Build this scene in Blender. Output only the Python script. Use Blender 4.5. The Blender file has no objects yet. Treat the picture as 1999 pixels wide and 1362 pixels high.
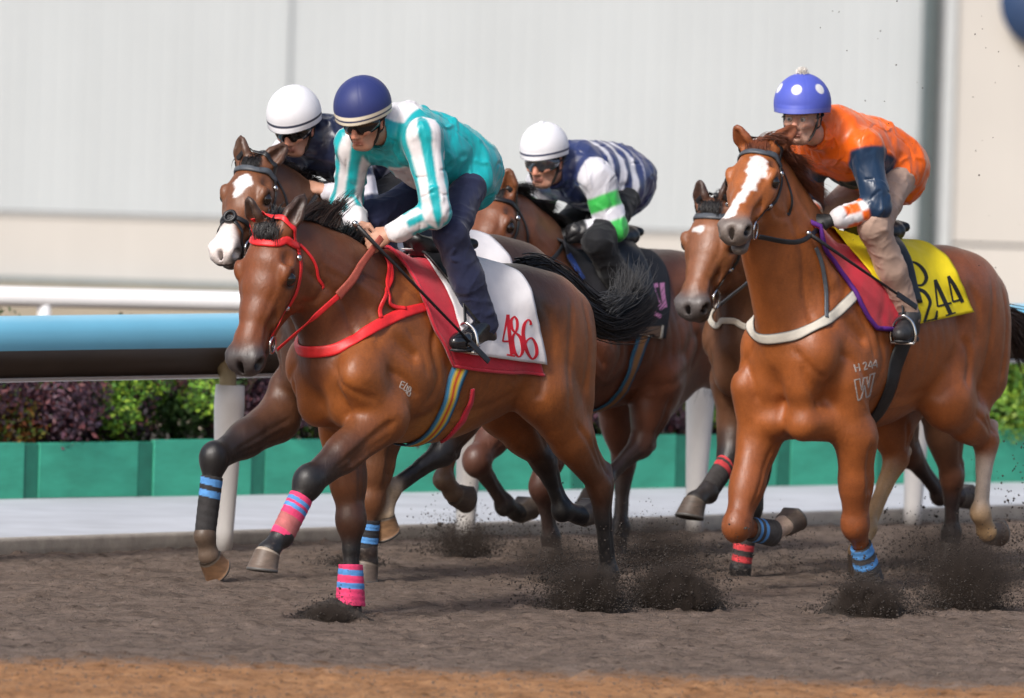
import bpy, bmesh, math, random
import numpy as np
from mathutils import Vector, Matrix
from mathutils.bvhtree import BVHTree

# ------------------------------------------------------------------ camera, sky, sun, exposure
scene = bpy.context.scene
FPX, CX, CY, CAM_H = 22400.0, 999.5, 681.0, 3.0
PITCH, ROLL = math.radians(2.06), math.radians(1.7)
cam_data = bpy.data.cameras.new("camera")
cam = bpy.data.objects.new("camera", cam_data)
scene.collection.objects.link(cam)
scene.camera = cam
cam_data.sensor_width = 36.0
cam_data.lens = FPX / 1999.0 * 36.0
cam_data.clip_start = 1.0
cam_data.clip_end = 1500.0
CAM_ROT = Matrix.Rotation(math.pi / 2 - PITCH, 3, 'X') @ Matrix.Rotation(ROLL, 3, 'Z')
cam.matrix_world = Matrix.Translation((0, 0, CAM_H)) @ CAM_ROT.to_4x4()
cam_data.dof.use_dof = True
cam_data.dof.focus_distance = 51.2
cam_data.dof.aperture_fstop = 3.6

world = bpy.data.worlds.new("World")
scene.world = world
world.use_nodes = True
SUN_EL, SUN_AZ = math.radians(42), math.radians(-150)      # azimuth measured from +Y, clockwise
wn = world.node_tree.nodes
bg = wn["Background"]
sky = wn.new("ShaderNodeTexSky")
sky.sky_type = 'NISHITA'
sky.sun_disc = False
sky.sun_elevation = SUN_EL
sky.sun_rotation = SUN_AZ
sky.air_density = 1.0
sky.dust_density = 4.0
sky.ozone_density = 1.0
bg.inputs["Strength"].default_value = 0.105
world.node_tree.links.new(sky.outputs[0], bg.inputs["Color"])
sun_data = bpy.data.lights.new("sun", 'SUN')
sun_data.energy = 1.9
sun_data.angle = math.radians(11)
sun_data.color = (1.0, 0.975, 0.945)
sun = bpy.data.objects.new("sun", sun_data)
scene.collection.objects.link(sun)
sun_dir = Vector((math.sin(SUN_AZ) * math.cos(SUN_EL), math.cos(SUN_AZ) * math.cos(SUN_EL), math.sin(SUN_EL)))
sun.rotation_euler = (-sun_dir).to_track_quat('-Z', 'Y').to_euler()
scene.view_settings.view_transform = 'Standard'
scene.view_settings.look = 'None'
scene.view_settings.exposure = 0.55
scene.view_settings.gamma = 1.0

# ------------------------------------------------------------------ helpers
RNG = np.random.default_rng(7)
col = scene.collection
C0 = np.array([0, 0, CAM_H])
RC = np.array(CAM_ROT)


def ray(u, v):
    return RC @ np.array([(u - CX) / FPX, -(v - CY) / FPX, -1.0])


def at_depth(u, v, Y):
    d = ray(u, v)
    return C0 + d * (Y / d[1])


def at_ground(u, v, z=0.0):
    d = ray(u, v)
    return C0 + d * ((z - CAM_H) / d[2])


def nrm(v):
    v = np.asarray(v, float)
    return v / max(np.linalg.norm(v), 1e-9)


def tag(o, label=None, cat=None, group=None, kind=None):
    if label: o["label"] = label
    if cat: o["category"] = cat
    if group: o["group"] = group
    if kind: o["kind"] = kind
    return o


def mesh_obj(name, V, F, mat=None, parent=None, smooth=True):
    me = bpy.data.meshes.new(name)
    if isinstance(F, np.ndarray):
        n = F.shape[1]
        V = np.ascontiguousarray(V, dtype=np.float32)
        me.vertices.add(len(V)); me.vertices.foreach_set("co", V.ravel())
        me.loops.add(F.size); me.loops.foreach_set("vertex_index", np.ascontiguousarray(F, dtype=np.int32).ravel())
        me.polygons.add(len(F))
        me.polygons.foreach_set("loop_start", np.arange(0, F.size, n, dtype=np.int32))
        me.polygons.foreach_set("loop_total", np.full(len(F), n, dtype=np.int32))
        me.update(calc_edges=True)
    else:
        me.from_pydata([tuple(map(float, v)) for v in V], [], [tuple(int(i) for i in f) for f in F])
        me.update()
    if smooth:
        me.polygons.foreach_set("use_smooth", np.ones(len(me.polygons), dtype=bool))
    o = bpy.data.objects.new(name, me)
    col.objects.link(o)
    if mat: me.materials.append(mat)
    if parent: o.parent = parent
    return o


def empty(name, loc=(0, 0, 0), rot=None):
    o = bpy.data.objects.new(name, None)
    o.empty_display_size = 0.1
    col.objects.link(o)
    o.location = [float(x) for x in loc]
    return o


def set_col(o, rgb, name="Col"):
    a = o.data.color_attributes.new(name, 'FLOAT_COLOR', 'POINT')
    c = np.ones((len(o.data.vertices), 4), dtype=np.float32)
    c[:, :3] = rgb
    a.data.foreach_set("color", c.ravel())


def set_float(o, vals, name):
    a = o.data.attributes.new(name, 'FLOAT', 'POINT')
    a.data.foreach_set("value", np.ascontiguousarray(vals, dtype=np.float32))


class Geo:
    """collects pieces of ONE mesh"""
    def __init__(s): s.V, s.F = [], []

    def add(s, V, F):
        b = len(s.V)
        s.V += [tuple(map(float, v)) for v in V]
        s.F += [tuple(b + int(i) for i in f) for f in F]
        return s

    def box(s, c, size, R=None, bev=0.0):
        bm = bmesh.new()
        bmesh.ops.create_cube(bm, size=1.0)
        for v in bm.verts: v.co = Vector((v.co.x * size[0], v.co.y * size[1], v.co.z * size[2]))
        if bev > 0:
            bmesh.ops.bevel(bm, geom=bm.edges[:], offset=bev, segments=2, affect='EDGES', profile=0.5)
        M = np.array(R) if R is not None else np.eye(3)
        bm.verts.index_update()
        s.add([M @ np.array(v.co) + np.array(c) for v in bm.verts], [[v.index for v in f.verts] for f in bm.faces])
        bm.free()
        return s

    def tube(s, pts, rad, n=8, cap=True, flat=1.0, up=None, closed=False):
        pts = np.array(pts, float); m = len(pts)
        rad = np.full(m, rad) if np.isscalar(rad) else np.array(rad, float)
        T = np.gradient(pts, axis=0)
        if closed: T = np.roll(pts, -1, 0) - np.roll(pts, 1, 0)
        V, F = [], []
        ref = np.array(up if up is not None else (0.0, 0.0, 1.0))
        if up is None and abs(nrm(T[0])[2]) > 0.9: ref = np.array((1.0, 0, 0))
        a = None
        for i in range(m):
            t = nrm(T[i])
            if a is None or up is not None: a = nrm(np.cross(ref, t))
            else: a = nrm(a - t * (a @ t))
            b = np.cross(t, a)
            for k in range(n):
                w = 2 * math.pi * k / n
                V.append(pts[i] + rad[i] * (a * math.cos(w) + b * math.sin(w) * flat))
        mm = m if closed else m - 1
        for i in range(mm):
            j = (i + 1) % m
            for k in range(n):
                F.append((i * n + k, i * n + (k + 1) % n, j * n + (k + 1) % n, j * n + k))
        if cap and not closed:
            F.append(tuple(range(n - 1, -1, -1))); F.append(tuple((m - 1) * n + k for k in range(n)))
        return s.add(V, F)

    def lathe(s, prof, n=24, M=None, cap=False):
        """prof: (r, z) pairs around local z"""
        M = M if M is not None else np.eye(4)
        V, F = [], []
        for r, z in prof:
            for k in range(n):
                w = 2 * math.pi * k / n
                V.append((M @ np.array([r * math.cos(w), r * math.sin(w), z, 1]))[:3])
        for i in range(len(prof) - 1):
            for k in range(n):
                F.append((i * n + k, i * n + (k + 1) % n, (i + 1) * n + (k + 1) % n, (i + 1) * n + k))
        if cap:
            F.append(tuple(range(n - 1, -1, -1))); F.append(tuple((len(prof) - 1) * n + k for k in range(n)))
        return s.add(V, F)

    def build(s, name, mat, parent=None, smooth=True):
        return mesh_obj(name, s.V, s.F, mat, parent, smooth)


def spline(P, n):
    """Catmull-Rom through P, n samples"""
    P = np.array(P, float)
    Q = np.vstack([2 * P[0] - P[1], P, 2 * P[-1] - P[-2]])
    m = len(P) - 1
    d = np.r_[0, np.cumsum(np.linalg.norm(np.diff(P[:, :3], axis=0), axis=1))]
    out = []
    for s_ in np.linspace(0, d[-1], n):
        i = min(m - 1, max(0, int(np.searchsorted(d, s_, side='right')) - 1))
        t = (s_ - d[i]) / max(d[i + 1] - d[i], 1e-9)
        a, b, c, e = Q[i], Q[i + 1], Q[i + 2], Q[i + 3]
        out.append(0.5 * (2 * b + (c - a) * t + (2 * a - 5 * b + 4 * c - e) * t * t + (3 * b - a - 3 * c + e) * t ** 3))
    return np.array(out)


# ------------------------------------------------------------------ implicit-surface modeller
class Sdf:
    def __init__(s): s.pr = []

    def cap(s, a, b, ra, rb=None, k=0.04, w=None, sw=1.0, ca=None, cb=None, op=1):
        """tapered capsule a-b; along axis w the radius is multiplied by sw"""
        s.pr.append(dict(t='c', a=np.array(a, float), b=np.array(b, float), ra=ra, rb=ra if rb is None else rb, k=k,
                         w=None if w is None else nrm(w), sw=sw, ca=ca, cb=ca if cb is None else cb, op=op))
        return s

    def ell(s, c, r, R=None, k=0.04, ca=None, op=1):
        s.pr.append(dict(t='e', c=np.array(c, float), r=np.array(r, float), R=np.eye(3) if R is None else np.array(R, float),
                         k=k, ca=ca, cb=ca, op=op))
        return s

    def chain(s, pts, rad, k=0.03, cols=None, **kw):
        for i in range(len(pts) - 1):
            s.cap(pts[i], pts[i + 1], rad[i], rad[i + 1], k=k, ca=None if cols is None else cols[i],
                  cb=None if cols is None else cols[i + 1], **kw)
        return s

    @staticmethod
    def ev(p, X):
        if p['t'] == 'e':
            q = ((X - p['c']) @ p['R']) / p['r']
            k0 = np.sqrt((q * q).sum(-1)) + 1e-9
            k1 = np.sqrt(((q / p['r']) ** 2).sum(-1)) + 1e-9
            return k0 * (k0 - 1) / k1, None
        a, b = p['a'], p['b']
        if p['w'] is not None and p['sw'] != 1.0:
            w = p['w']; g = 1 / p['sw'] - 1
            X = X + np.outer((X - a) @ w * g, w)
            b = b + w * ((b - a) @ w * g)
        ba = b - a
        t = np.clip(((X - a) @ ba) / max(ba @ ba, 1e-12), 0, 1)
        v = X - a - np.outer(t, ba)
        l = np.sqrt((v * v).sum(-1)) + 1e-9
        d = l - (p['ra'] + t * (p['rb'] - p['ra']))
        if p['w'] is not None and p['sw'] != 1.0:
            n = v / l[:, None]
            gn = n + np.outer((n @ p['w']) * (1 / p['sw'] - 1), p['w'])
            d = d / np.sqrt((gn * gn).sum(-1))
        return d, t

    @staticmethod
    def bounds(p):
        if p['t'] == 'e':
            e = np.abs(p['R'] * p['r']).sum(1)
            return p['c'] - e, p['c'] + e
        r = max(p['ra'], p['rb']) * max(1.0, p['sw'])
        return np.minimum(p['a'], p['b']) - r, np.maximum(p['a'], p['b']) + r

    def mesh(s, h, post=None):
        B = [s.bounds(p) for p in s.pr if p['op'] > 0]
        lo = np.min([b[0] for b in B], 0) - 3 * h - 0.03
        hi = np.max([b[1] for b in B], 0) + 3 * h + 0.03
        n = np.ceil((hi - lo) / h).astype(int) + 1
        G = np.full(n, 0.3, dtype=np.float32)
        ax = [lo[i] + h * np.arange(n[i]) for i in range(3)]
        for p in s.pr:
            b0, b1 = s.bounds(p)
            m = p['k'] + 2 * h
            i0 = np.maximum(np.floor((b0 - m - lo) / h).astype(int), 0)
            i1 = np.minimum(np.ceil((b1 + m - lo) / h).astype(int) + 1, n)
            if (i1 <= i0).any(): continue
            sl = tuple(slice(i0[i], i1[i]) for i in range(3))
            X = np.stack(np.meshgrid(*[ax[i][i0[i]:i1[i]] for i in range(3)], indexing='ij'), -1)
            sh = X.shape[:3]
            d = s.ev(p, X.reshape(-1, 3))[0].reshape(sh).astype(np.float32)
            g = G[sl]; k = p['k']
            if p['op'] > 0:
                hh = np.maximum(k - np.abs(g - d), 0) / max(k, 1e-6)
                G[sl] = np.minimum(g, d) - hh * hh * k * 0.25
            else:
                hh = np.maximum(k - np.abs(g + d), 0) / max(k, 1e-6)
                G[sl] = np.maximum(g, -d) + hh * hh * k * 0.25
        if post is not None: G = post(G, ax)
        return surface_nets(G, lo, h)

    def colors(s, V, base, sig=0.012):
        W = np.full(len(V), 1e-12); Cc = np.outer(np.full(len(V), 1e-12), base)
        for p in s.pr:
            if p['ca'] is None or p['op'] < 0: continue
            b0, b1 = s.bounds(p)
            I = np.nonzero(((V > b0 - 0.06) & (V < b1 + 0.06)).all(1))[0]
            if not len(I): continue
            d, t = s.ev(p, V[I])
            w = np.exp(-np.clip(d, -0.03, 0.2) / sig)
            ca, cb = np.array(p['ca']), np.array(p['cb'])
            cc = np.broadcast_to(ca, (len(I), 3)) if t is None else ca + np.outer(t, cb - ca)
            W[I] += w; Cc[I] += cc * w[:, None]
        return Cc / W[:, None]


EDG = [(0, 1), (2, 3), (4, 5), (6, 7), (0, 2), (1, 3), (4, 6), (5, 7), (0, 4), (1, 5), (2, 6), (3, 7)]
CRN = np.array([[(c >> 2) & 1, (c >> 1) & 1, c & 1] for c in range(8)])


def surface_nets(G, lo, h):
    S = G < 0
    n = np.array(G.shape)
    cnt = np.zeros(n - 1, dtype=np.int8)
    for c in CRN:
        cnt += S[c[0]:n[0] - 1 + c[0], c[1]:n[1] - 1 + c[1], c[2]:n[2] - 1 + c[2]]
    I = np.argwhere((cnt > 0) & (cnt < 8))
    vals = np.stack([G[I[:, 0] + c[0], I[:, 1] + c[1], I[:, 2] + c[2]] for c in CRN], 1).astype(float)
    acc = np.zeros((len(I), 3)); num = np.zeros(len(I))
    for a, b in EDG:
        va, vb = vals[:, a], vals[:, b]
        m = (va < 0) != (vb < 0)
        t = np.where(m, va / np.where(m, va - vb, 1), 0)
        pnt = CRN[a] + t[:, None] * (CRN[b] - CRN[a])
        acc += pnt * m[:, None]; num += m
    V = lo + h * (I + acc / num[:, None])
    idx = np.full(n - 1, -1, dtype=np.int32)
    idx[I[:, 0], I[:, 1], I[:, 2]] = np.arange(len(I))
    Q = []
    for axis in range(3):
        o1, o2 = [(1, 2), (2, 0), (0, 1)][axis]
        sa = [slice(None)] * 3; sb = [slice(None)] * 3
        sa[axis] = slice(0, -1); sb[axis] = slice(1, None)
        A, B = S[tuple(sa)], S[tuple(sb)]
        E = np.argwhere(A != B)
        ok = (E[:, o1] > 0) & (E[:, o2] > 0) & (E[:, o1] < n[o1] - 1) & (E[:, o2] < n[o2] - 1)
        E = E[ok]
        flip = ~A[E[:, 0], E[:, 1], E[:, 2]]
        def cell(d1, d2):
            e = E.copy(); e[:, o1] -= d1; e[:, o2] -= d2
            return idx[e[:, 0], e[:, 1], e[:, 2]]
        q = np.stack([cell(1, 1), cell(0, 1), cell(0, 0), cell(1, 0)], 1)
        q[flip] = q[flip][:, ::-1]
        Q.append(q)
    return V, np.concatenate(Q)

# ------------------------------------------------------------------ materials (all procedural)
def new_mat(name):
    m = bpy.data.materials.new(name)
    m.use_nodes = True
    nt = m.node_tree
    b = nt.nodes["Principled BSDF"]
    return m, nt, b


def N(nt, typ, **kw):
    n = nt.nodes.new(typ)
    for k, v in kw.items():
        if k in n.inputs: n.inputs[k].default_value = v
        else: setattr(n, k, v)
    return n


def mix(nt, fac, a, b, blend='MIX'):
    n = nt.nodes.new("ShaderNodeMix"); n.data_type = 'RGBA'; n.blend_type = blend
    for sock, val in ((n.inputs[0], fac), (n.inputs[6], a), (n.inputs[7], b)):
        if isinstance(val, bpy.types.NodeSocket): nt.links.new(val, sock)
        elif isinstance(val, (int, float)): sock.default_value = val
        else: sock.default_value = (*val[:3], 1)
    return n.outputs[2]


def math_n(nt, op, a, b=0.0, c=None):
    n = nt.nodes.new("ShaderNodeMath"); n.operation = op
    for i, val in enumerate((a, b) if c is None else (a, b, c)):
        if isinstance(val, bpy.types.NodeSocket): nt.links.new(val, n.inputs[i])
        else: n.inputs[i].default_value = val
    return n.outputs[0]


def noise(nt, scale, detail=4, rough=0.55, stretch=None, coord='Object', dist=0.0):
    tc = nt.nodes.new("ShaderNodeTexCoord")
    src = tc.outputs[coord]
    if stretch is not None:
        mp = nt.nodes.new("ShaderNodeMapping"); mp.inputs['Scale'].default_value = stretch
        nt.links.new(src, mp.inputs['Vector']); src = mp.outputs[0]
    n = nt.nodes.new("ShaderNodeTexNoise")
    n.inputs['Scale'].default_value = scale; n.inputs['Detail'].default_value = detail
    n.inputs['Roughness'].default_value = rough; n.inputs['Distortion'].default_value = dist
    nt.links.new(src, n.inputs['Vector'])
    return n.outputs['Fac']


def ramp(nt, fac, stops):
    r = nt.nodes.new("ShaderNodeValToRGB")
    el = r.color_ramp.elements
    while len(el) < len(stops): el.new(0.5)
    for e, (p, c) in zip(el, stops):
        e.position = p; e.color = (*c, 1) if len(c) == 3 else c
    nt.links.new(fac, r.inputs[0])
    return r.outputs[0]


def add_bump(nt, b, h, strength=0.3, dist=0.01):
    n = nt.nodes.new("ShaderNodeBump")
    n.inputs['Strength'].default_value = strength; n.inputs['Distance'].default_value = dist
    nt.links.new(h, n.inputs['Height']); nt.links.new(n.outputs[0], b.inputs['Normal'])
    return n


def simple(name, color, rough=0.5, metal=0.0, var=0.15, vscale=12.0, bump=0.0, bscale=80.0, spec=0.5, attr=None, sheen=0.0,
           stretch=None, coat=0.0):
    """plain surface: colour or colour attribute, blotchy variation, optional bump"""
    m, nt, b = new_mat(name)
    if attr:
        a = nt.nodes.new("ShaderNodeAttribute"); a.attribute_name = attr
        base = a.outputs['Color']
    else:
        base = None
    f = noise(nt, vscale, 5, 0.6, stretch)
    v = ramp(nt, f, [(0.25, (1 - var,) * 3), (0.75, (1 + var,) * 3)])
    r_ = mix(nt, 1.0, base if base is not None else color, v, 'MULTIPLY')
    nt.links.new(r_, b.inputs['Base Color'])
    b.inputs['Roughness'].default_value = rough
    b.inputs['Metallic'].default_value = metal
    b.inputs['Specular IOR Level'].default_value = spec
    b.inputs['Sheen Weight'].default_value = sheen
    b.inputs['Coat Weight'].default_value = coat
    if bump > 0: add_bump(nt, b, noise(nt, bscale, 4, 0.6, stretch), bump, 0.004)
    return m


def coat_mat(name, rough=0.42):
    """short glossy horse hair over the colour painted on the body"""
    m, nt, b = new_mat(name)
    a = nt.nodes.new("ShaderNodeAttribute"); a.attribute_name = "Col"
    f1 = noise(nt, 7, 6, 0.62)
    v1 = ramp(nt, f1, [(0.3, (0.78, 0.76, 0.74)), (0.7, (1.2, 1.2, 1.2))])
    f2 = noise(nt, 160, 3, 0.6, (0.25, 1, 1))
    v2 = ramp(nt, f2, [(0.3, (0.86, 0.86, 0.86)), (0.7, (1.12, 1.12, 1.12))])
    c1 = mix(nt, 1.0, a.outputs['Color'], v1, 'MULTIPLY')
    c2 = mix(nt, 1.0, c1, v2, 'MULTIPLY')
    # dried sand splashed on legs and belly
    tc = nt.nodes.new("ShaderNodeTexCoord"); sep = nt.nodes.new("ShaderNodeSeparateXYZ"); nt.links.new(tc.outputs['Object'], sep.inputs[0])
    lo = nt.nodes.new("ShaderNodeMapRange"); lo.inputs[1].default_value = 0.95; lo.inputs[2].default_value = 0.15; nt.links.new(sep.outputs[2], lo.inputs[0])
    sp1 = noise(nt, 45, 5, 0.7)
    k = math_n(nt, 'ADD', sp1, math_n(nt, 'MULTIPLY', lo.outputs[0], 0.22))
    kk = nt.nodes.new("ShaderNodeMapRange"); kk.inputs[1].default_value = 0.76; kk.inputs[2].default_value = 0.92; kk.inputs[4].default_value = 0.6; nt.links.new(k, kk.inputs[0])
    c2 = mix(nt, kk.outputs[0], c2, (0.13, 0.10, 0.08))
    nt.links.new(c2, b.inputs['Base Color'])
    f3 = noise(nt, 18, 5, 0.6)
    rr = nt.nodes.new("ShaderNodeMapRange")
    rr.inputs[3].default_value = rough - 0.09; rr.inputs[4].default_value = rough + 0.12
    nt.links.new(f3, rr.inputs[0]); nt.links.new(rr.outputs[0], b.inputs['Roughness'])
    b.inputs['Specular IOR Level'].default_value = 0.55
    b.inputs['Sheen Weight'].default_value = 0.04
    b.inputs['Sheen Roughness'].default_value = 0.4
    b.inputs['Sheen Tint'].default_value = (1.0, 0.8, 0.65, 1)
    f4 = noise(nt, 22, 6, 0.65, (1.0, 1.0, 0.45), dist=0.6)
    f5 = math_n(nt, 'ADD', f4, math_n(nt, 'MULTIPLY', noise(nt, 260, 2, 0.5, (0.3, 1, 1)), 0.12))
    add_bump(nt, b, f5, 0.36, 0.011)
    return m


M = {}
M['coat'] = coat_mat("horse_coat")
M['eye'] = simple("eye_dark", (0.012, 0.007, 0.005), 0.06, var=0.1, spec=0.9)
M['hair_black'] = simple("hair_black", (0.011, 0.009, 0.009), 0.42, var=0.5, vscale=30, spec=0.5)
M['hair_brown'] = simple("hair_brown", (0.035, 0.018, 0.012), 0.45, var=0.5, vscale=30)
M['hair_chestnut'] = simple("hair_chestnut", (0.15, 0.04, 0.014), 0.45, var=0.5, vscale=30)
M['hair_grey'] = simple("hair_grey", (0.07, 0.07, 0.073), 0.5, var=0.4, vscale=30)
M['hoof'] = simple("hoof_horn", None, 0.5, attr="Col", var=0.3, vscale=25, bump=0.3, bscale=60, stretch=(1, 1, 3))
M['wrap'] = simple("leg_bandage", None, 0.85, attr="Col", var=0.34, vscale=22, bump=0.5, bscale=150)
M['leather_black'] = simple("black_leather", (0.014, 0.014, 0.016), 0.38, var=0.4, vscale=30, bump=0.2, bscale=120)
M['leather_grey'] = simple("grey_leather", (0.075, 0.085, 0.1), 0.45, var=0.3, vscale=30, bump=0.2, bscale=120)
M['leather_red'] = simple("red_strap", (0.72, 0.022, 0.026), 0.42, var=0.15, vscale=25, bump=0.25, bscale=140)
M['rein_rubber'] = simple("rein_rubber_grip", (0.36, 0.075, 0.05), 0.7, var=0.2, vscale=30, bump=0.5, bscale=260)
M['cloth_red'] = simple("red_felt", (0.52, 0.012, 0.035), 0.8, var=0.15, vscale=14, bump=0.4, bscale=90, sheen=0.2)
M['cloth_white'] = simple("white_cloth", (0.72, 0.7, 0.72), 0.8, var=0.06, vscale=9, bump=0.5, bscale=26, sheen=0.1)
M['cloth_yellow'] = simple("yellow_cloth", (0.85, 0.67, 0.008), 0.7, var=0.08, vscale=9, bump=0.5, bscale=26)
M['cloth_purple'] = simple("purple_binding", (0.09, 0.012, 0.2), 0.8, var=0.15)
M['cloth_dark'] = simple("dark_cloth", (0.02, 0.02, 0.025), 0.75, var=0.2, bump=0.4, bscale=40)
M['cloth_tan'] = simple("tan_cloth", (0.2, 0.13, 0.09), 0.8, var=0.2)
M['cloth_blue'] = simple("blue_cloth", (0.025, 0.07, 0.3), 0.75, var=0.2)
M['num_red'] = simple("number_red", (0.62, 0.01, 0.025), 0.8, var=0.1)
M['num_black'] = simple("number_black", (0.012, 0.012, 0.012), 0.8, var=0.1)
M['num_pink'] = simple("number_pink", (0.75, 0.3, 0.55), 0.8, var=0.1)
M['brand'] = simple("freeze_brand", (0.42, 0.36, 0.32), 0.85, var=0.35, vscale=60)
M['steel'] = simple("steel", (0.62, 0.62, 0.63), 0.2, metal=1.0, var=0.1)
M['gold'] = simple("brass", (0.7, 0.5, 0.2), 0.25, metal=1.0, var=0.1)
M['web_cream'] = simple("cream_webbing", (0.62, 0.58, 0.5), 0.75, var=0.12, bump=0.4, bscale=160)
M['stripe'] = simple("striped_webbing", None, 0.7, attr="Col", var=0.1, bump=0.3, bscale=160)
M['teeth'] = simple("teeth", (0.55, 0.3, 0.1), 0.4, var=0.3, vscale=60)

# ------------------------------------------------------------------ the place: track, path, wall, fence, rails, bushes
def vnoise(X, Y, sx, sy, seed):
    """smooth value noise on arrays"""
    r = np.random.default_rng(seed); n = 256
    T = r.uniform(-1, 1, (n, n))
    u, v = X / sx, Y / sy
    iu, iv = np.floor(u).astype(int), np.floor(v).astype(int)
    fu, fv = u - iu, v - iv
    fu = fu * fu * (3 - 2 * fu); fv = fv * fv * (3 - 2 * fv)
    a = T[iu % n, iv % n]; b = T[(iu + 1) % n, iv % n]; c = T[iu % n, (iv + 1) % n]; d = T[(iu + 1) % n, (iv + 1) % n]
    return (a * (1 - fu) + b * fu) * (1 - fv) + (c * (1 - fu) + d * fu) * fv


def wave3(V, scale, seed, n=10):
    r = np.random.default_rng(seed)
    out = np.zeros(len(V))
    for i in range(n):
        k = r.normal(0, 1, 3) / scale
        out += np.sin(V @ k + r.uniform(0, 6.28))
    return out / math.sqrt(n)


def sand_z(X, Y):
    z = 0.008 * vnoise(X, Y, 0.5, 0.9, 1) + 0.0045 * vnoise(X, Y, 0.12, 0.14, 2) + 0.0045 * vnoise(X, Y, 0.055, 0.07, 3) + 0.004 * vnoise(X, Y, 0.037, 0.06, 9)
    c = np.maximum(vnoise(X, Y, 0.06, 0.07, 4) - 0.45, 0) * 0.032 - np.maximum(vnoise(X, Y, 0.09, 0.12, 5) - 0.5, 0) * 0.03
    return z + c


def grid_mesh(name, xs, ys, zf, mat):
    X, Y = np.meshgrid(xs, ys, indexing='ij')
    Z = zf(X, Y)
    V = np.stack([X, Y, Z], -1).reshape(-1, 3)
    n, m = len(xs), len(ys)
    i, j = np.meshgrid(np.arange(n - 1), np.arange(m - 1), indexing='ij')
    a = (i * m + j).ravel()
    return mesh_obj(name, V, np.stack([a, a + m, a + m + 1, a + 1], 1), mat)


def sand_mat():
    m, nt, b = new_mat("track_sand")
    tc = nt.nodes.new("ShaderNodeTexCoord")
    sep = nt.nodes.new("ShaderNodeSeparateXYZ"); nt.links.new(tc.outputs['Object'], sep.inputs[0])
    f1 = noise(nt, 7, 8, 0.7, (0.6, 0.5, 1))
    f2 = noise(nt, 26, 5, 0.72, (0.55, 0.7, 1))
    f3 = noise(nt, 110, 3, 0.7)
    dark = ramp(nt, f1, [(0.3, (0.085, 0.063, 0.05)), (0.52, (0.165, 0.124, 0.10)), (0.75, (0.225, 0.172, 0.142))])
    tan = ramp(nt, f1, [(0.3, (0.19, 0.092, 0.042)), (0.5, (0.36, 0.185, 0.088)), (0.75, (0.47, 0.265, 0.135))])
    e = math_n(nt, 'ADD', sep.outputs[1], math_n(nt, 'MULTIPLY', math_n(nt, 'SUBTRACT', f1, 0.5), 1.6))
    e = math_n(nt, 'ADD', e, math_n(nt, 'MULTIPLY', math_n(nt, 'SUBTRACT', f2, 0.5), 1.4))
    near = nt.nodes.new("ShaderNodeMapRange"); near.inputs[1].default_value = 46.95; near.inputs[2].default_value = 46.25
    nt.links.new(e, near.inputs[0])
    c = mix(nt, near.outputs[0], dark, tan)
    spk_shade = ramp(nt, f2, [(0.33, (0.36, 0.34, 0.32)), (0.45, (0.95, 0.95, 0.95)), (0.7, (1.22, 1.2, 1.18))])  # dark speckles that also put shade into the hollows of the bump
    c = mix(nt, 1.0, c, spk_shade, 'MULTIPLY')
    c = mix(nt, 1.0, c, ramp(nt, f3, [(0.3, (0.75,) * 3), (0.7, (1.2,) * 3)]), 'MULTIPLY')
    nt.links.new(c, b.inputs['Base Color'])
    b.inputs['Roughness'].default_value = 0.95
    b.inputs['Specular IOR Level'].default_value = 0.15
    add_bump(nt, b, math_n(nt, 'ADD', f2, math_n(nt, 'MULTIPLY', f3, 0.5)), 0.9, 0.02)
    return m


M['sand'] = sand_mat()
far = np.array([-600, -200, -60, -20, -8.0]); nearx = np.arange(-3.3, 3.31, 0.018)
xs = np.r_[far, -4.5, nearx, 4.5, -far[::-1]]
ys = np.r_[-30, 10, 30, 41, np.arange(43.5, 62.5, 0.035), 64, 68, 75, 90, 120, 200, 500, 1200]
gr = tag(grid_mesh("track", xs, ys, sand_z, M['sand']), kind="structure")
gr.data.name = "track"


def line_pts(p0, p1, e0=0.0, e1=0.0):
    p0, p1 = np.array(p0, float), np.array(p1, float); d = nrm(p1 - p0)
    return p0 - d * e0, p1 + d * e1, d


# concrete path between the sand and the planter fence
a0, a1, dP = line_pts(at_ground(0, 1078)[:2], at_ground(1300, 1034)[:2], 6, 26)
b0, b1, dF = line_pts(at_ground(0, 998)[:2], at_ground(1300, 975)[:2], 6, 26)
M['concrete'] = simple("path_concrete", (0.47, 0.49, 0.53), 0.8, var=0.16, vscale=2.2, bump=0.3, bscale=60)
M['kerb'] = simple("kerb_concrete", (0.36, 0.32, 0.28), 0.9, var=0.25, vscale=12, bump=0.5, bscale=60)
nseg = 60
V, F = [], []
for i in range(nseg + 1):
    t = i / nseg
    for p in (a0 + (a1 - a0) * t, b0 + (b1 - b0) * t + np.array([-dF[1], dF[0]]) * 1.2):
        V.append((p[0], p[1], 0.062))
for i in range(nseg): F.append((2 * i, 2 * i + 2, 2 * i + 3, 2 * i + 1))
tag(mesh_obj("path", V, F, M['concrete']), kind="structure")
kg = Geo(); nP = np.array([-dP[1], dP[0]])
L_ = np.linalg.norm(a1 - a0)
kg.box([*((a0 + a1) / 2 - nP * 0.045), 0.022], (L_, 0.09, 0.1), R=np.array([[dP[0], -dP[1], 0], [dP[1], dP[0], 0], [0, 0, 1]]), bev=0.015)
tag(kg.build("kerb", M['kerb']), kind="structure")

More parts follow.
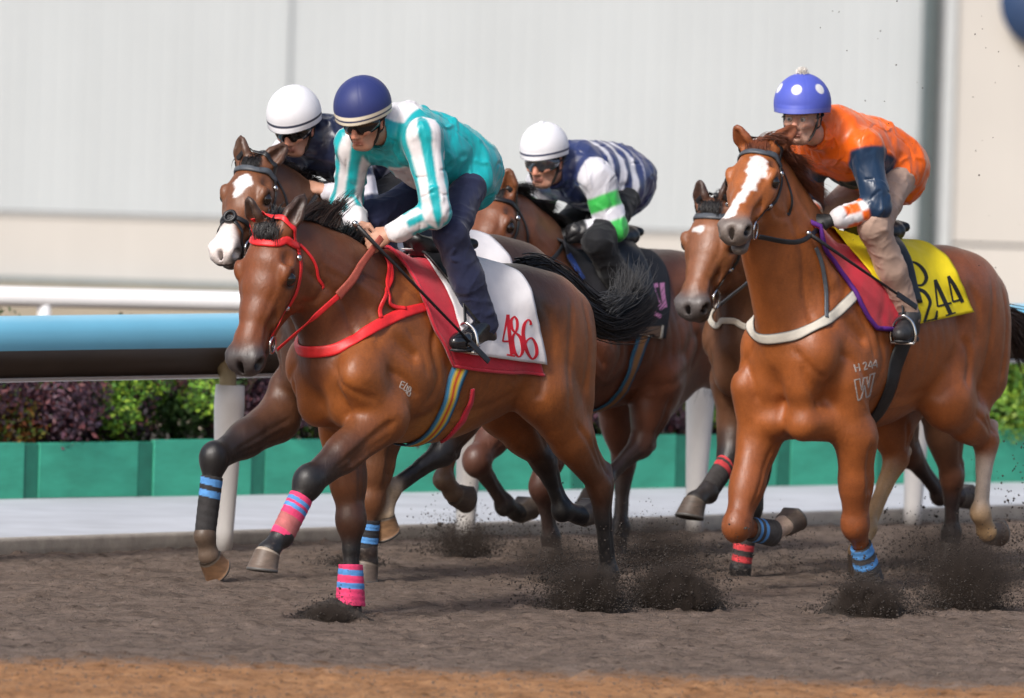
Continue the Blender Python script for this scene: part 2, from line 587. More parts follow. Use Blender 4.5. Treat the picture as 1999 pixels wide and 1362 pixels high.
# green planter fence: boards between posts
M['fence_green'] = simple("fence_green", (0.045, 0.36, 0.235), 0.62, var=0.24, vscale=4.0, bump=0.25, bscale=50, stretch=(1, 1, 3))
M['fence_dark'] = simple("fence_post_green", (0.015, 0.17, 0.11), 0.6, var=0.2)
Rf = np.array([[dF[0], -dF[1], 0], [dF[1], dF[0], 0], [0, 0, 1]])
nF = np.array([-dF[1], dF[0]])
fb0 = at_ground(0, 998)[:2]
def along_fence(u):
    d = ray(u, 930); A2 = np.array([[d[0], -dF[0]], [d[1], -dF[1]]])
    t = np.linalg.solve(A2, fb0 - C0[:2]); return t[1]
marks = [along_fence(u) for u in (-160, 62, 285, 505, 716)]
step = (marks[-1] - marks[0]) / 4
while marks[-1] < 16: marks.append(marks[-1] + step)
marks = [marks[0] - step * 2, marks[0] - step] + marks
fence = tag(empty("planter_fence", [*fb0, 0]), "low green board fence with dark posts in front of the bushes", "fence")
rngf = np.random.default_rng(5)
for i in range(len(marks) - 1):
    m0, m1 = marks[i], marks[i + 1]
    g = Geo()
    c = dF * (m0 + m1) / 2 + nF * (0.02 + rngf.uniform(-0.006, 0.006))
    g.box([c[0], c[1], 0.205], (m1 - m0 - 0.105, 0.03, 0.29 + rngf.uniform(-0.008, 0.008)), R=Rf, bev=0.004)
    g.build("board", M['fence_green'], fence, smooth=False)
    g = Geo(); c = dF * m1 + nF * 0.03
    g.box([c[0], c[1], 0.20], (0.1, 0.045, 0.29), R=Rf, bev=0.006)
    g.build("fence_post", M['fence_dark'], fence, smooth=False)

# soil behind the fence
gsoil = Geo()
q0, q1 = fb0 - dF * 8 + nF * 0.08, fb0 + dF * 30 + nF * 0.08
gsoil.add([[*q0, 0.26], [*q1, 0.26], [*(q1 + nF * 2.4), 0.26], [*(q0 + nF * 2.4), 0.26]], [(0, 1, 2, 3)])
tag(gsoil.build("ground", simple("planter_soil", (0.05, 0.04, 0.03), 0.95, var=0.4, bump=0.6)), kind="structure")
# far turf and gravel beyond the planter
gt = Geo(); gt.add([[-40, 0, 0.05], [60, 0, 0.05], [60, 30, 0.05], [-40, 30, 0.05]], [(0, 1, 2, 3)])
tf = gt.build("far_ground", simple("far_ground", (0.33, 0.27, 0.19), 0.95, var=0.3, vscale=1.5, bump=0.5))
tf.location = (0, 66.5, -0.035); tag(tf, kind="structure")


# bushes
def leaf_mat(name, cols):
    m, nt, b = new_mat(name)
    a = nt.nodes.new("ShaderNodeAttribute"); a.attribute_name = "Col"
    f = noise(nt, 25, 3, 0.6)
    c = mix(nt, 1.0, a.outputs['Color'], ramp(nt, f, [(0.3, (0.75,) * 3), (0.7, (1.25,) * 3)]), 'MULTIPLY')
    nt.links.new(c, b.inputs['Base Color'])
    b.inputs['Roughness'].default_value = 0.5
    b.inputs['Specular IOR Level'].default_value = 0.35
    return m


M['leaf'] = leaf_mat("bush_leaf", None)
M['stem'] = simple("bush_stem", (0.05, 0.035, 0.025), 0.9, var=0.3)
BUSH = {'purple': [(0.075, 0.04, 0.06), (0.1, 0.045, 0.065), (0.055, 0.035, 0.055), (0.14, 0.045, 0.05)],
        'green': [(0.11, 0.25, 0.03), (0.18, 0.35, 0.035), (0.07, 0.18, 0.03), (0.27, 0.4, 0.04)],
        'dark': [(0.045, 0.1, 0.03), (0.065, 0.14, 0.035), (0.09, 0.17, 0.04)],
        'orange': [(0.3, 0.16, 0.03), (0.1, 0.17, 0.03), (0.4, 0.13, 0.05), (0.2, 0.2, 0.03)]}


def bush(base, w, h, kind, label, seed, count=4200, group="bushes behind the green fence"):
    r = np.random.default_rng(seed)
    root = tag(empty(kind_name[kind], base), label, "bush", group)
    blobs = [(r.normal(0, 0.3, 3) * np.array([w, w * 0.8, h * 0.55]) + np.array([0, 0, h * 0.52]), r.uniform(0.25, 0.42) * w) for _ in range(9)]
    V, F, Cc = [], [], []
    pal = BUSH[kind]
    for i in range(count):
        c, rad = blobs[r.integers(len(blobs))]
        d = nrm(r.normal(0, 1, 3)); p = c + d * rad * r.uniform(0.45, 1.05)
        if p[2] < 0.02: p[2] = r.uniform(0.02, 0.15)
        n_ = nrm(d + r.normal(0, 0.7, 3)); t = nrm(np.cross(n_, r.normal(0, 1, 3))); bt = np.cross(n_, t)
        s_ = r.uniform(0.011, 0.024)
        cc = np.array(pal[r.integers(len(pal))]) * r.uniform(0.7, 1.25)
        b0 = len(V)
        V += [p - t * s_, p + bt * s_ * 0.45 + n_ * 0.004, p + t * s_, p - bt * s_ * 0.45 + n_ * 0.004]
        F.append((b0, b0 + 1, b0 + 2, b0 + 3)); Cc += [cc] * 4
    o = mesh_obj("foliage", np.array(V), np.array(F), M['leaf'], root, smooth=False)
    set_col(o, np.array(Cc))
    g = Geo()
    for k in range(5):
        e = r.normal(0, 1, 3) * np.array([w * 0.3, w * 0.25, 0]) + np.array([0, 0, h * r.uniform(0.5, 0.8)])
        g.tube(spline([(0, 0, -0.1), e * 0.5 + np.array([0, 0, 0.05]), e], 6), np.linspace(0.014, 0.005, 6), 6)
    g.build("stem", M['stem'], root)


kind_name = {'purple': 'purple_bush', 'green': 'green_bush', 'dark': 'dark_bush', 'orange': 'orange_bush'}
KL = {'purple': 'dark purple leafed bush', 'green': 'bright green leafy bush', 'dark': 'dark green leafy bush', 'orange': 'orange and green leafed bush'}
seq = [(-60, 'green'), (15, 'orange'), (90, 'purple'), (150, 'purple'), (205, 'green'), (270, 'purple'), (318, 'green'), (365, 'dark'), (420, 'dark'), (480, 'dark'),
       (540, 'purple'), (590, 'purple'), (640, 'dark'), (700, 'green'), (780, 'dark'), (860, 'purple'), (940, 'green'), (1010, 'purple'), (1080, 'dark'), (1160, 'purple'),
       (1230, 'green'), (1300, 'purple'), (1350, 'dark'), (1400, 'green'), (1470, 'purple'), (1560, 'dark'), (1650, 'purple'), (1740, 'purple'), (1820, 'dark'), (1880, 'purple'),
       (1960, 'green'), (2010, 'green'), (2080, 'purple')]
WHERE = {15: 'at the left edge of the fence', 90: 'second from the left, beside the orange bush', 150: 'left of the light green bush', 205: 'between two purple bushes under the blue rail',
         270: 'beside the light green bush, nearer the white post', 318: 'between purple and dark green leaves', 365: 'just left of the first white post', 420: 'behind the first white post',
         480: 'just right of the first white post', 540: 'behind the foreleg of the horse with blue banded leg', 590: 'left of the upright bay foreleg', 1300: 'left of the second tall white post',
         1350: 'behind the third white post', 1400: 'right of the white post beside the chestnut horse', 1230: 'behind the hind legs of the middle horse', 1740: 'between the legs of the chestnut horse',
         1880: 'left of the chestnut hock', 1960: 'at the right edge behind the chestnut horse'}
for i, (u, k) in enumerate(seq):
    d = along_fence(u) + rngf.uniform(-0.04, 0.04)
    back = 0.34 + (0.24 if k == 'dark' else 0.0)
    p = fb0 + dF * d * 1.0 + nF * back
    lab = f"{KL[k]} {WHERE[u]}" if u in WHERE else f"{KL[k]} behind the green fence, mostly hidden by horses"
    bush([*p, 0.26], 0.50 + rngf.uniform(-0.04, 0.08), (0.56 if k != 'green' else 0.60) + rngf.uniform(-0.04, 0.06), k, lab, 100 + i)
# a second, taller row that shows above the blue rail
for i, (u, k) in enumerate([(250, 'dark'), (365, 'green'), (1380, 'green'), (1990, 'green')]):
    p = fb0 + dF * along_fence(u) + nF * 1.25
    lab = {250: 'dark green bush of the back row, left of the first white post', 365: 'bright green bush whose top shows over the blue rail',
           1380: 'bright green bush of the back row beside the second bay head', 1990: 'bright green bush of the back row at the right edge'}[u]
    bush([*p, 0.26], 0.62, 0.72 if u == 365 else 0.62, k, lab, 300 + i, 4200)

# inner running rail on gooseneck posts
M['rail_blue'] = simple("rail_plastic_blue", (0.19, 0.54, 0.75), 0.35, var=0.06, vscale=2.0, coat=0.2)
M['rail_shade'] = simple("rail_underside_shade", (0.075, 0.056, 0.045), 0.6, var=0.2, vscale=3)  # tan darkened so the colour carries the shade under the rail
M['rail_white'] = simple("rail_plastic_white", (0.78, 0.78, 0.8), 0.35, var=0.05, vscale=3.0, coat=0.2)
M['post_white'] = simple("post_padding_white", (0.74, 0.72, 0.7), 0.55, var=0.1, vscale=7.0, bump=0.3, bscale=22, stretch=(1, 1, 0.4))
M['post_tan'] = simple("gooseneck_tan", (0.42, 0.34, 0.2), 0.6, var=0.2, vscale=9)
rp0, rp1, dR = line_pts(at_ground(435, 1075)[:2], at_ground(1355, 1040)[:2])
nR = np.array([dR[1], -dR[0]])        # towards the track
rail = tag(empty("running_rail", [*rp0, 0]), "inner running rail with a light blue top on white gooseneck posts", "rail")
def rail_profile(name, prof, mat, s0=-6.0, s1=18.0):
    n = 48; V, F = [], []; k = len(prof)
    for i in range(n + 1):
        p = dR * (s0 + (s1 - s0) * i / n)
        for (o_, z) in prof:
            q = p + nR * o_; V.append((q[0], q[1], z))
    for i in range(n):
        for j in range(k - 1):
            F.append((i * k + j, i * k + j + 1, (i + 1) * k + j + 1, (i + 1) * k + j))
    return mesh_obj(name, V, F, mat, rail)
rail_profile("rail_top", [(-0.12, 1.06), (-0.10, 1.115), (-0.03, 1.145), (0.06, 1.148), (0.13, 1.125), (0.165, 1.075), (0.172, 1.02), (0.168, 0.99)], M['rail_blue'])
rail_profile("rail_underside", [(0.165, 0.992), (0.11, 0.985), (0.03, 0.94), (-0.03, 0.885), (-0.05, 0.842)], M['rail_shade'])
rail_profile("rail_lip", [(-0.03, 0.85), (-0.025, 0.838), (-0.045, 0.83), (-0.07, 0.836), (-0.12, 1.06)], M['rail_white'])
pitch = np.linalg.norm(rp1 - rp0) / 2
for k in range(-2, 9):
    p = dR * pitch * k
    g = Geo()
    lean = nR * 0.02
    zs_ = np.linspace(0, 0.80, 9)
    g.tube([[*(p + lean * z), z] for z in zs_], np.interp(zs_, [0, 0.5, 0.74, 0.80], [0.044, 0.064, 0.076, 0.07]), 20)
    po = g.build("rail_post", M['post_white'], rail)
    g = Geo()
    pts = spline([[*p, 0.78], [*p, 0.84], [*(p - nR * 0.02), 0.90], [*(p + nR * 0.02), 0.975], [*(p + nR * 0.10), 1.03]], 12)
    g.tube(pts, 0.042, 14)
    g.build("gooseneck", M['post_tan'], po)

# far white rail
wr0, wr1 = at_depth(0, 578, 64.0), at_depth(1950, 622, 66.0)
dW = nrm(wr1 - wr0)
wrail = tag(empty("white_rail", wr0), "far plain white rail on thin posts behind the bushes", "rail")
g = Geo(); g.tube([-dW * 6, dW * 16], 0.056, 20); g.build("rail_tube", M['rail_white'], wrail)
for k in range(-3, 8):
    p = dW * (0.26 + k * 2.2)
    g = Geo(); g.tube([[p[0], p[1], p[2] - 0.03], [p[0], p[1], -wr0[2]]], 0.04, 14)
    g.build("rail_post", M['rail_white'], wrail)

# the grandstand wall
YW = 95.0
def wall_mat(name, c, rib=True):
    m, nt, b = new_mat(name)
    tc = nt.nodes.new("ShaderNodeTexCoord")
    f = noise(nt, 0.35, 5, 0.6); f2 = noise(nt, 3.0, 4, 0.6, (1, 1, 0.06))
    v = mix(nt, 1.0, ramp(nt, f, [(0.3, (0.95,) * 3), (0.7, (1.04,) * 3)]), ramp(nt, f2, [(0.3, (0.965,) * 3), (0.7, (1.02,) * 3)]), 'MULTIPLY')
    nt.links.new(mix(nt, 1.0, c, v, 'MULTIPLY'), b.inputs['Base Color'])
    b.inputs['Roughness'].default_value = 0.55
    return m
M['wall_grey'] = wall_mat("cladding_grey", (0.475, 0.515, 0.545))
M['wall_cream'] = wall_mat("wall_cream", (0.54, 0.52, 0.495))
M['wall_base'] = simple("wall_base_teal", (0.16, 0.2, 0.21), 0.7, var=0.15)
M['pipe'] = simple("drain_pipe_blue", (0.2, 0.27, 0.32), 0.5, var=0.1)
M['joint'] = simple("joint_dark", (0.36, 0.36, 0.36), 0.8, var=0.1)
bld = tag(empty("grandstand_wall", (0, YW, 0)), "tall grey ribbed building wall with a cream lower band", "building")
def wpt(u, v): return at_depth(u, v, YW)
zl = wpt(1000, 447)[2]
zbase = -0.2
xr = wpt(1806, 250)[0]
prof_n = []
x = -45.0; V, F = [], []
cols_ = []
while x < xr:
    cols_ += [(x, 0.0), (x + 0.085, 0.0), (x + 0.094, -0.0018), (x + 0.116, -0.0018)]
    x += 0.125
for (xx, yy) in cols_:
    V += [(xx, yy, zl + 0.03), (xx, yy, 40.0)]
for i in range(len(cols_) - 1): F.append((2 * i, 2 * i + 2, 2 * i + 3, 2 * i + 1))
mesh_obj("cladding", V, F, M['wall_grey'], bld, smooth=False)
g = Geo()
g.box([(xr - 45) / 2, 0.27, (zl - 0.1) / 2], (xr + 45, 0.5, zl + 0.1)); g.build("lower_wall", M['wall_cream'], bld, smooth=False)
g = Geo(); g.box([(xr - 45) / 2, 0.13, zl + 0.005], (xr + 45, 0.25, 0.03)); g.build("ledge", M['joint'], bld, smooth=False)
g = Geo(); g.box([10, -0.02, -0.02], (110, 0.35, 0.16)); g.build("plinth", M['wall_base'], bld, smooth=False)
# cream wing on the right, with shallow panels
xw = xr + 0.16
for i in range(14):
    g = Geo(); g.box([xw + 0.75 + i * 1.5 + (0.02 * i), 0.06, 21.0], (1.5, 0.3, 38.0 - 0.0)); pz = g.build("wall_panel", M['wall_cream'], bld, smooth=False)
    g = Geo(); g.box([xw + 0.75 + i * 1.52, 0.06, (wpt(1900, 478)[2] - 0.12) / 2], (1.5, 0.3, wpt(1900, 478)[2] + 0.1)); g.build("wall_panel", M['wall_cream'], bld, smooth=False)
    pz.location.z = wpt(1900, 474)[2] - 2.0
g = Geo(); g.tube([[xr + 0.02, -0.18, 0.1], [xr + 0.02, -0.18, 38]], 0.075, 16); g.build("drain_pipe", M['pipe'], bld)
g = Geo(); g.box([xr + 0.17, -0.08, 20], (0.12, 0.1, 39)); g.build("corner_trim", simple("corner_trim", (0.5, 0.53, 0.55), 0.6, var=0.05), bld, smooth=False)
sx_ = wpt(556, 200)[0]
g = Geo(); g.box([sx_, -0.03, zl + 20], (0.05, 0.02, 39.8)); g.build("seam_strip", M['wall_grey'], bld, smooth=False)
c = wpt(2042, 5)
g = Geo(); Mx = np.eye(4); Mx[:3, :3] = np.array([[1, 0, 0], [0, 0, -1], [0, 1, 0]]); Mx[:3, 3] = 0
g.lathe([(0.0, -0.0), (0.37, 0.0), (0.385, 0.02), (0.385, 0.08), (0.0, 0.08)], 48, Mx)
so = g.build("round_sign", simple("sign_blue", (0.02, 0.05, 0.13), 0.5, var=0.1)); so.location = (c[0], YW - 0.16, c[2])
tag(so, "round dark blue sign at the top right of the cream wall", "sign")

# ------------------------------------------------------------------ horses
class Frame:
    """a horse's own axes: x forward, y to its left, z up; origin on the ground under the withers"""
    def __init__(s, u, Y, th):
        t = math.radians(th)
        s.F = np.array([-math.cos(t), -math.sin(t), 0]); s.L = np.array([math.sin(t), -math.cos(t), 0])
        p = at_depth(u, 500, Y)
        s.O = np.array([p[0], p[1], 0])
        s.yaw = math.atan2(s.F[1], s.F[0])

    def at(s, u, v, lat=0.0):
        d = ray(u, v)
        t = ((s.O - C0) @ s.L + lat) / (d @ s.L)
        q = C0 + d * t - s.O
        return np.array([q @ s.F, lat, q[2]])

    def local(s, p):
        q = np.asarray(p, float) - s.O
        return np.array([q @ s.F, q @ s.L, q[2]])

    def world(s, p):
        return s.O + s.F * p[0] + s.L * p[1] + np.array([0, 0, p[2]])

    def eye(s):                     # camera position in local axes
        return s.local(C0)

    def place(s, o):
        o.location = s.O; o.rotation_euler = (0, 0, s.yaw)


def rot_about(v, axis, ang):
    axis = nrm(axis); c, s = math.cos(ang), math.sin(ang)
    return v * c + np.cross(axis, v) * s + axis * (axis @ v) * (1 - c)


def strands(name, roots, dirs, length, sag, n_seg, r0, mat, parent, wob=0.02, rng=RNG, flow=None, gather=0.0):
    """many thin tapering hairs; each root grows along its dir, bends by sag (a vector) and wobbles"""
    V, F = [], []
    m = len(roots)
    ln = length if not np.isscalar(length) else np.full(m, length)
    for i in range(m):
        p = np.array(roots[i], float); d = nrm(dirs[i]); L = ln[i] * rng.uniform(0.7, 1.1)
        wv = rng.normal(0, wob, 3); ph = rng.uniform(0, 6.28)
        a = nrm(np.cross(d, rng.normal(0, 1, 3))); b = np.cross(d, a)
        base = len(V)
        st = L / n_seg
        for j in range(n_seg + 1):
            t = j / n_seg
            r = r0 * (1 - t ** 2.2) + 0.0004
            for k in range(3):
                w = 2.094 * k
                V.append(p + r * (a * math.cos(w) + b * math.sin(w)))
            if j < n_seg:
                b0 = base + j * 3
                for k in range(3):
                    F.append((b0 + k, b0 + (k + 1) % 3, b0 + 3 + (k + 1) % 3, b0 + 3 + k))
            d = nrm(d + sag * (1.0 / n_seg) + wv * math.sin(ph + 5 * t) + rng.normal(0, wob * 0.25, 3))
            p = p + d * st
    return mesh_obj(name, np.array(V), np.array(F), mat, parent)


def hair_along(name, guides, count, spread, r0, mat, parent, rng=RNG, n=12, frizz=0.02):
    """hairs that follow random blends of guide curves (each (k,3)), spread grows along the hair"""
    G = np.array([spline(g, n) for g in guides])
    V, F = [], []
    for i in range(count):
        w = rng.dirichlet(np.full(len(G), 0.55))
        c = np.tensordot(w, G, 1)
        off = rng.normal(0, 1, 3) * spread[0]; off2 = rng.normal(0, 1, 3) * spread[1]
        cut = rng.uniform(0.62, 1.0)
        T = np.linspace(0, cut, n)
        c = np.array([np.interp(T * (n - 1), np.arange(n), c[:, k]) for k in range(3)]).T
        c = c + off[None] * (1 - T[:, None]) + off2[None] * (T[:, None] ** 1.3) + \
            frizz * np.sin(T[:, None] * rng.uniform(6, 14) + rng.uniform(0, 6)) * rng.normal(0, 1, 3)[None] * T[:, None]
        d = np.gradient(c, axis=0)
        a = np.cross(d, rng.normal(0, 1, 3)); a /= np.linalg.norm(a, axis=1)[:, None] + 1e-9
        b = np.cross(d, a); b /= np.linalg.norm(b, axis=1)[:, None] + 1e-9
        r = r0 * (1 - (T / cut) ** 2.5) * rng.uniform(0.6, 1.2) + 0.0004
        base = len(V)
        for j in range(n):
            for k in range(3):
                V.append(c[j] + r[j] * (a[j] * math.cos(2.094 * k) + b[j] * math.sin(2.094 * k)))
            if j < n - 1:
                b0 = base + j * 3
                for k in range(3):
                    F.append((b0 + k, b0 + (k + 1) % 3, b0 + 3 + (k + 1) % 3, b0 + 3 + k))
    return mesh_obj(name, np.array(V), np.array(F), mat, parent)


def smoothstep(x, a, b):
    t = np.clip((x - a) / (b - a), 0, 1)
    return t * t * (3 - 2 * t)


def make_hoof(c, toe, lat, parent, wall=(0.1, 0.075, 0.06), size=1.0, band=(0.15, 0.12, 0.095), pitch=None):
    size = size * 1.17
    d = nrm(toe - c)
    latv = np.array([0, 1.0, 0])
    f = nrm(rot_about(d, latv, -math.radians(46)))          # sole, forward
    if pitch is not None:
        f = np.array([math.cos(math.radians(pitch)), 0, math.sin(math.radians(pitch))]); d = rot_about(f, latv, math.radians(48))
    latv = nrm(latv - f * (latv @ f) - d * (latv @ d) * 0)
    a = nrm(np.cross(latv, f)); a = -a if a @ d < 0 else a   # towards the sole
    n = 28
    rings = [(0.043, 0.041, 0.000, 0.0, 0.012, band), (0.049, 0.047, 0.010, 0.004, 0.012, band), (0.0485, 0.0465, 0.012, 0.005, 0.012, wall),
             (0.058, 0.054, 0.062, 0.020, 0.004, wall), (0.061, 0.057, 0.070, 0.022, 0.0, wall),
             (0.062, 0.058, 0.0705, 0.022, 0.0, (0.1, 0.095, 0.09)), (0.061, 0.057, 0.080, 0.022, 0.0, (0.1, 0.095, 0.09)),
             (0.046, 0.042, 0.080, 0.018, 0.0, (0.03, 0.026, 0.024)), (0.044, 0.040, 0.072, 0.018, 0.0, (0.025, 0.02, 0.018)), (0.0, 0.0, 0.070, 0.015, 0.0, (0.025, 0.02, 0.018))]
    V, F, Cc = [], [], []
    for (rf, rl, dz, df, tilt, cc) in rings:
        for k in range(n):
            w = 2 * math.pi * k / n
            cf = math.cos(w); cf = max(cf, -0.78)
            V.append(c + size * (f * (df + rf * cf) + latv * rl * math.sin(w) + a * (dz - tilt * cf)))
            Cc.append(cc)
    for i in range(len(rings) - 1):
        for k in range(n):
            F.append((i * n + k, i * n + (k + 1) % n, (i + 1) * n + (k + 1) % n, (i + 1) * n + k))
    F.append(tuple(range(n)))
    o = mesh_obj("hoof", V, F, M['hoof'], parent)
    set_col(o, np.array(Cc))
    return o


def make_wrap(A, B, t0, t1, bands, parent, base, ra=0.055, rb=0.054, name="leg_bandage"):
    """bandage round the cannon from A to B; bands: (t, half width, colour) along it"""
    n, m = 36, 64
    ax = nrm(B - A)
    u = nrm(np.cross(ax, (0, 1.0, 0))); v = np.cross(ax, u)
    V, F, Cc = [], [], []
    for i in range(m + 2):
        t = min(max((i - 0.5) / m, 0), 1); t = min(max((i - 1) / (m - 1), 0), 1)
        r = ra + (rb - ra) * t
        if i in (0, m + 1): r -= 0.012
        p = A + (B - A) * (t0 + (t1 - t0) * t)
        for k in range(n):
            w = 2 * math.pi * k / n
            rr = r * (1 + 0.012 * math.sin(7 * t * 6.28 + w)) 
            V.append(p + rr * (u * math.cos(w) * 1.08 + v * math.sin(w) * 0.9))
            c_ = base
            for (bt, bw, bc) in bands:
                if abs(t + 0.03 * math.sin(w) - bt) < bw: c_ = bc
            Cc.append(c_)
    for i in range(m + 1):
        for k in range(n):
            F.append((i * n + k, i * n + (k + 1) % n, (i + 1) * n + (k + 1) % n, (i + 1) * n + k))
    o = mesh_obj(name, V, F, M['wrap'], parent)
    set_col(o, np.array(Cc))
    return o


class Horse:
    def __init__(s, name, fr, sp, h=0.010):
        s.fr, s.sp, s.J = fr, sp, {}
        K = sp['coat']
        body, dark, neckc, headc, legc, muz = K['body'], K['back'], K['neck'], K['head'], K['leg'], K['muzzle']
        belly = K.get('belly', body)
        S = Sdf()
        xs, ys, zs = sp.get('xs', 1.0), sp.get('ys', 1.0), sp.get('zs', 1.0)
        T = lambda x, y, z: np.array([x * xs, y * ys, z * zs + sp.get('dz', 0.0)])
        TR = lambda a, b, c: (a * xs, b * ys, c * zs)
        br = sp.get('brisket', 0.0)
        lat = (0, 1, 0)
        # trunk
        S.ell(T(-0.30, 0, 1.15), TR(0.56, 0.285, 0.36), k=0.08, ca=body)
        S.ell(T(-0.14, 0, 0.985), TR(0.44, 0.215, 0.235), k=0.08, ca=belly)
        S.ell(T(0.13, 0, 1.12), TR(0.34, 0.225, 0.355), k=0.08, ca=body)
        S.cap(T(0.06, 0, 1.50), T(-0.26, 0, 1.455), 0.085, 0.09, k=0.09, w=lat, sw=0.75, ca=dark)
        S.cap(T(-0.26, 0, 1.40), T(-0.72, 0, 1.40), 0.135, 0.14, k=0.09, w=lat, sw=1.35, ca=dark)
        S.ell(T(-0.55, 0, 1.14), TR(0.36, 0.255, 0.27), k=0.08, ca=body)
        for y in (-1, 1):
            S.ell(T(-0.74, y * 0.105, 1.335), TR(0.30, 0.165, 0.195), k=0.07, ca=dark)
            S.ell(T(-0.91, y * 0.125, 1.18), TR(0.26, 0.155, 0.31), k=0.07, ca=body)
            S.cap(T(-1.08, y * 0.095, 1.31), T(-1.05, y * 0.13, 0.96), 0.105, 0.115, k=0.07, w=lat, sw=0.9, ca=body)
            S.ell(T(-0.62, y * 0.215, 1.37), TR(0.09, 0.05, 0.06), k=0.06, ca=dark)              # hip bone
            # breast and shoulder
            S.ell(T(0.40, y * 0.085, 1.02), TR(0.11, 0.10, 0.18), k=0.045, ca=body)
            S.cap(T(0.0, y * 0.115, 1.38), T(0.36, y * 0.155, 1.12), 0.09, 0.115, k=0.12, w=lat, sw=0.6, ca=body)
            S.ell(T(0.395, y * 0.172, 1.09), TR(0.085, 0.075, 0.105), k=0.05, ca=body)
            S.ell(T(0.10, y * 0.195, 1.06), TR(0.20, 0.075, 0.17), k=0.035, ca=body)           # triceps
            S.cap(T(0.16, y * 0.085, 0.94 - br), T(0.38, y * 0.085, 0.92 - br), 0.11, 0.085, k=0.06, ca=body)
            S.cap(T(0.33, y * 0.05, 0.98 - br), T(0.20, y * 0.17, 0.82 - br * 0.5), 0.06, 0.05, k=0.05, ca=body)
            S.cap(T(-0.08, y * 0.275, 1.26), T(-0.10, y * 0.28, 1.02), 0.014, 0.014, k=0.07, op=-1)  # furrow behind the shoulder
            S.cap(T(0.30, y * 0.245, 1.24), T(0.16, y * 0.25, 1.15), 0.012, 0.012, k=0.06, op=-1)
        S.cap(T(0.525, 0, 1.14), T(0.50, 0, 0.88), 0.014, 0.02, k=0.05, op=-1)
        # head frame
        P, Mz = np.array(sp['poll']), np.array(sp['nose'])
        hl = np.linalg.norm(Mz - P); s.hs = hs = sp.get('head_scale', 1.14)
        X = nrm(Mz - P)
        Yh = rot_about(np.array([0, 1.0, 0]), (0, 0, 1), math.radians(sp.get('head_yaw', 0)))
        Yh = nrm(Yh - X * (Yh @ X)); Yh = rot_about(Yh, X, math.radians(sp.get('head_roll', 0)))
        Z = np.cross(X, Yh)
        R = np.stack([X, Yh, Z], 1)
        sx = hl / 0.585
        s.P, s.R, s.sx = P, R, sx
        H = s.H = lambda x, y, z: P + R @ np.array([x * sx, y * hs, z * hs])
        print(name, 'head length', round(hl, 3))
        # neck
        nb = T(0.19, 0, 1.25)
        nu = H(0.045, 0, -0.13)
        nm = (nb + nu) / 2 + np.array(sp.get('arch', (0.0, 0, 0.03)))
        nq = nm * 0.5 + nu * 0.5 + np.array([0.02, 0, 0.015])
        S.cap(nb, nm, 0.28, 0.21, k=0.08, w=lat, sw=0.60, ca=neckc)
        S.cap(nm, nq, 0.21, 0.172, k=0.07, w=lat, sw=0.60, ca=neckc)
        S.cap(nq, nu, 0.172, 0.14, k=0.06, w=Yh, sw=0.60, ca=neckc)
        S.cap(T(0.05, 0, 1.50), H(-0.01, 0, -0.04), 0.085, 0.05, k=0.08, w=lat, sw=0.6, ca=neckc)
        s.neck = (nb, nm, nq, nu)
        S.cap(T(0.42, 0, 1.12), nm * 0.6 + nu * 0.4 + np.array([0.05 + sp.get('throat', 0), 0, -0.07]), 0.14, 0.09, k=0.07, w=lat, sw=0.8, ca=neckc)
        for y in (-1, 1):
            S.cap(T(0.30, y * 0.13, 1.40), nq + np.array([-0.02, y * 0.07, 0.03]), 0.05, 0.035, k=0.05, ca=neckc)
        # skull
        E = lambda c, r, k=0.03, ca=headc, op=1: S.ell(H(*c), np.array(r) * np.array([sx, hs, hs]), R, k, ca, op)
        Cp = lambda a, b, ra, rb, k=0.03, sw=1.0, ca=headc, cb=None, op=1: S.cap(H(*a), H(*b), ra * hs, rb * hs, k, Yh, sw, ca, cb, op)
        Cp((0.02, 0, -0.06), (0.13, 0, -0.062), 0.06, 0.074, sw=1.15)
        Cp((0.13, 0, -0.062), (0.225, 0, -0.07), 0.074, 0.072, sw=1.24)
        Cp((0.225, 0, -0.07), (0.34, 0, -0.07), 0.072, 0.062, sw=1.05)
        Cp((0.34, 0, -0.07), (0.45, 0, -0.066), 0.062, 0.054, sw=0.95)
        Cp((0.45, 0, -0.066), (0.535, 0, -0.066), 0.054, 0.054, sw=1.08, ca=headc, cb=muz)
        E((0.553, 0, -0.078), (0.045, 0.052, 0.05), 0.03, muz)
        Cp((0.10, 0, -0.19), (0.27, 0, -0.185), 0.058, 0.05, k=0.05, sw=0.95)
        Cp((0.27, 0, -0.185), (0.43, 0, -0.142), 0.05, 0.036, k=0.04, sw=0.95)
        jaw = sp.get('jaw', 0.0)
        Cp((0.43, 0, -0.142), (0.528, 0, -0.135 - jaw), 0.034, 0.034, k=0.03, sw=1.05, ca=muz)
        for y in (-1, 1):
            E((0.155, y * 0.060, -0.16), (0.13, 0.038, 0.125), 0.035)
            Cp((0.25, y * 0.075, -0.092), (0.37, y * 0.056, -0.098), 0.017, 0.012, 0.03)
            E((0.165, y * 0.088, -0.034), (0.05, 0.022, 0.025), 0.028)                       # brow
            E((0.196, y * 0.09, -0.088), (0.04, 0.014, 0.012), 0.02)                        # lower lid
            E((0.186, y * 0.107, -0.062), (0.029, 0.02, 0.020), 0.012, op=-1)
            E((0.112, y * 0.086, -0.032), (0.03, 0.016, 0.02), 0.03, op=-1)
            E((0.535, y * 0.042, -0.05), (0.052, 0.032, 0.034), 0.025, muz)                 # nostril
            E((0.556, y * 0.062, -0.05), (0.026, 0.024, 0.017), 0.012, op=-1)
            E((0.40, y * 0.062, -0.075), (0.07, 0.018, 0.02), 0.04, op=-1)
        E((0.575, 0, -0.058), (0.02, 0.012, 0.05), 0.02, op=-1)
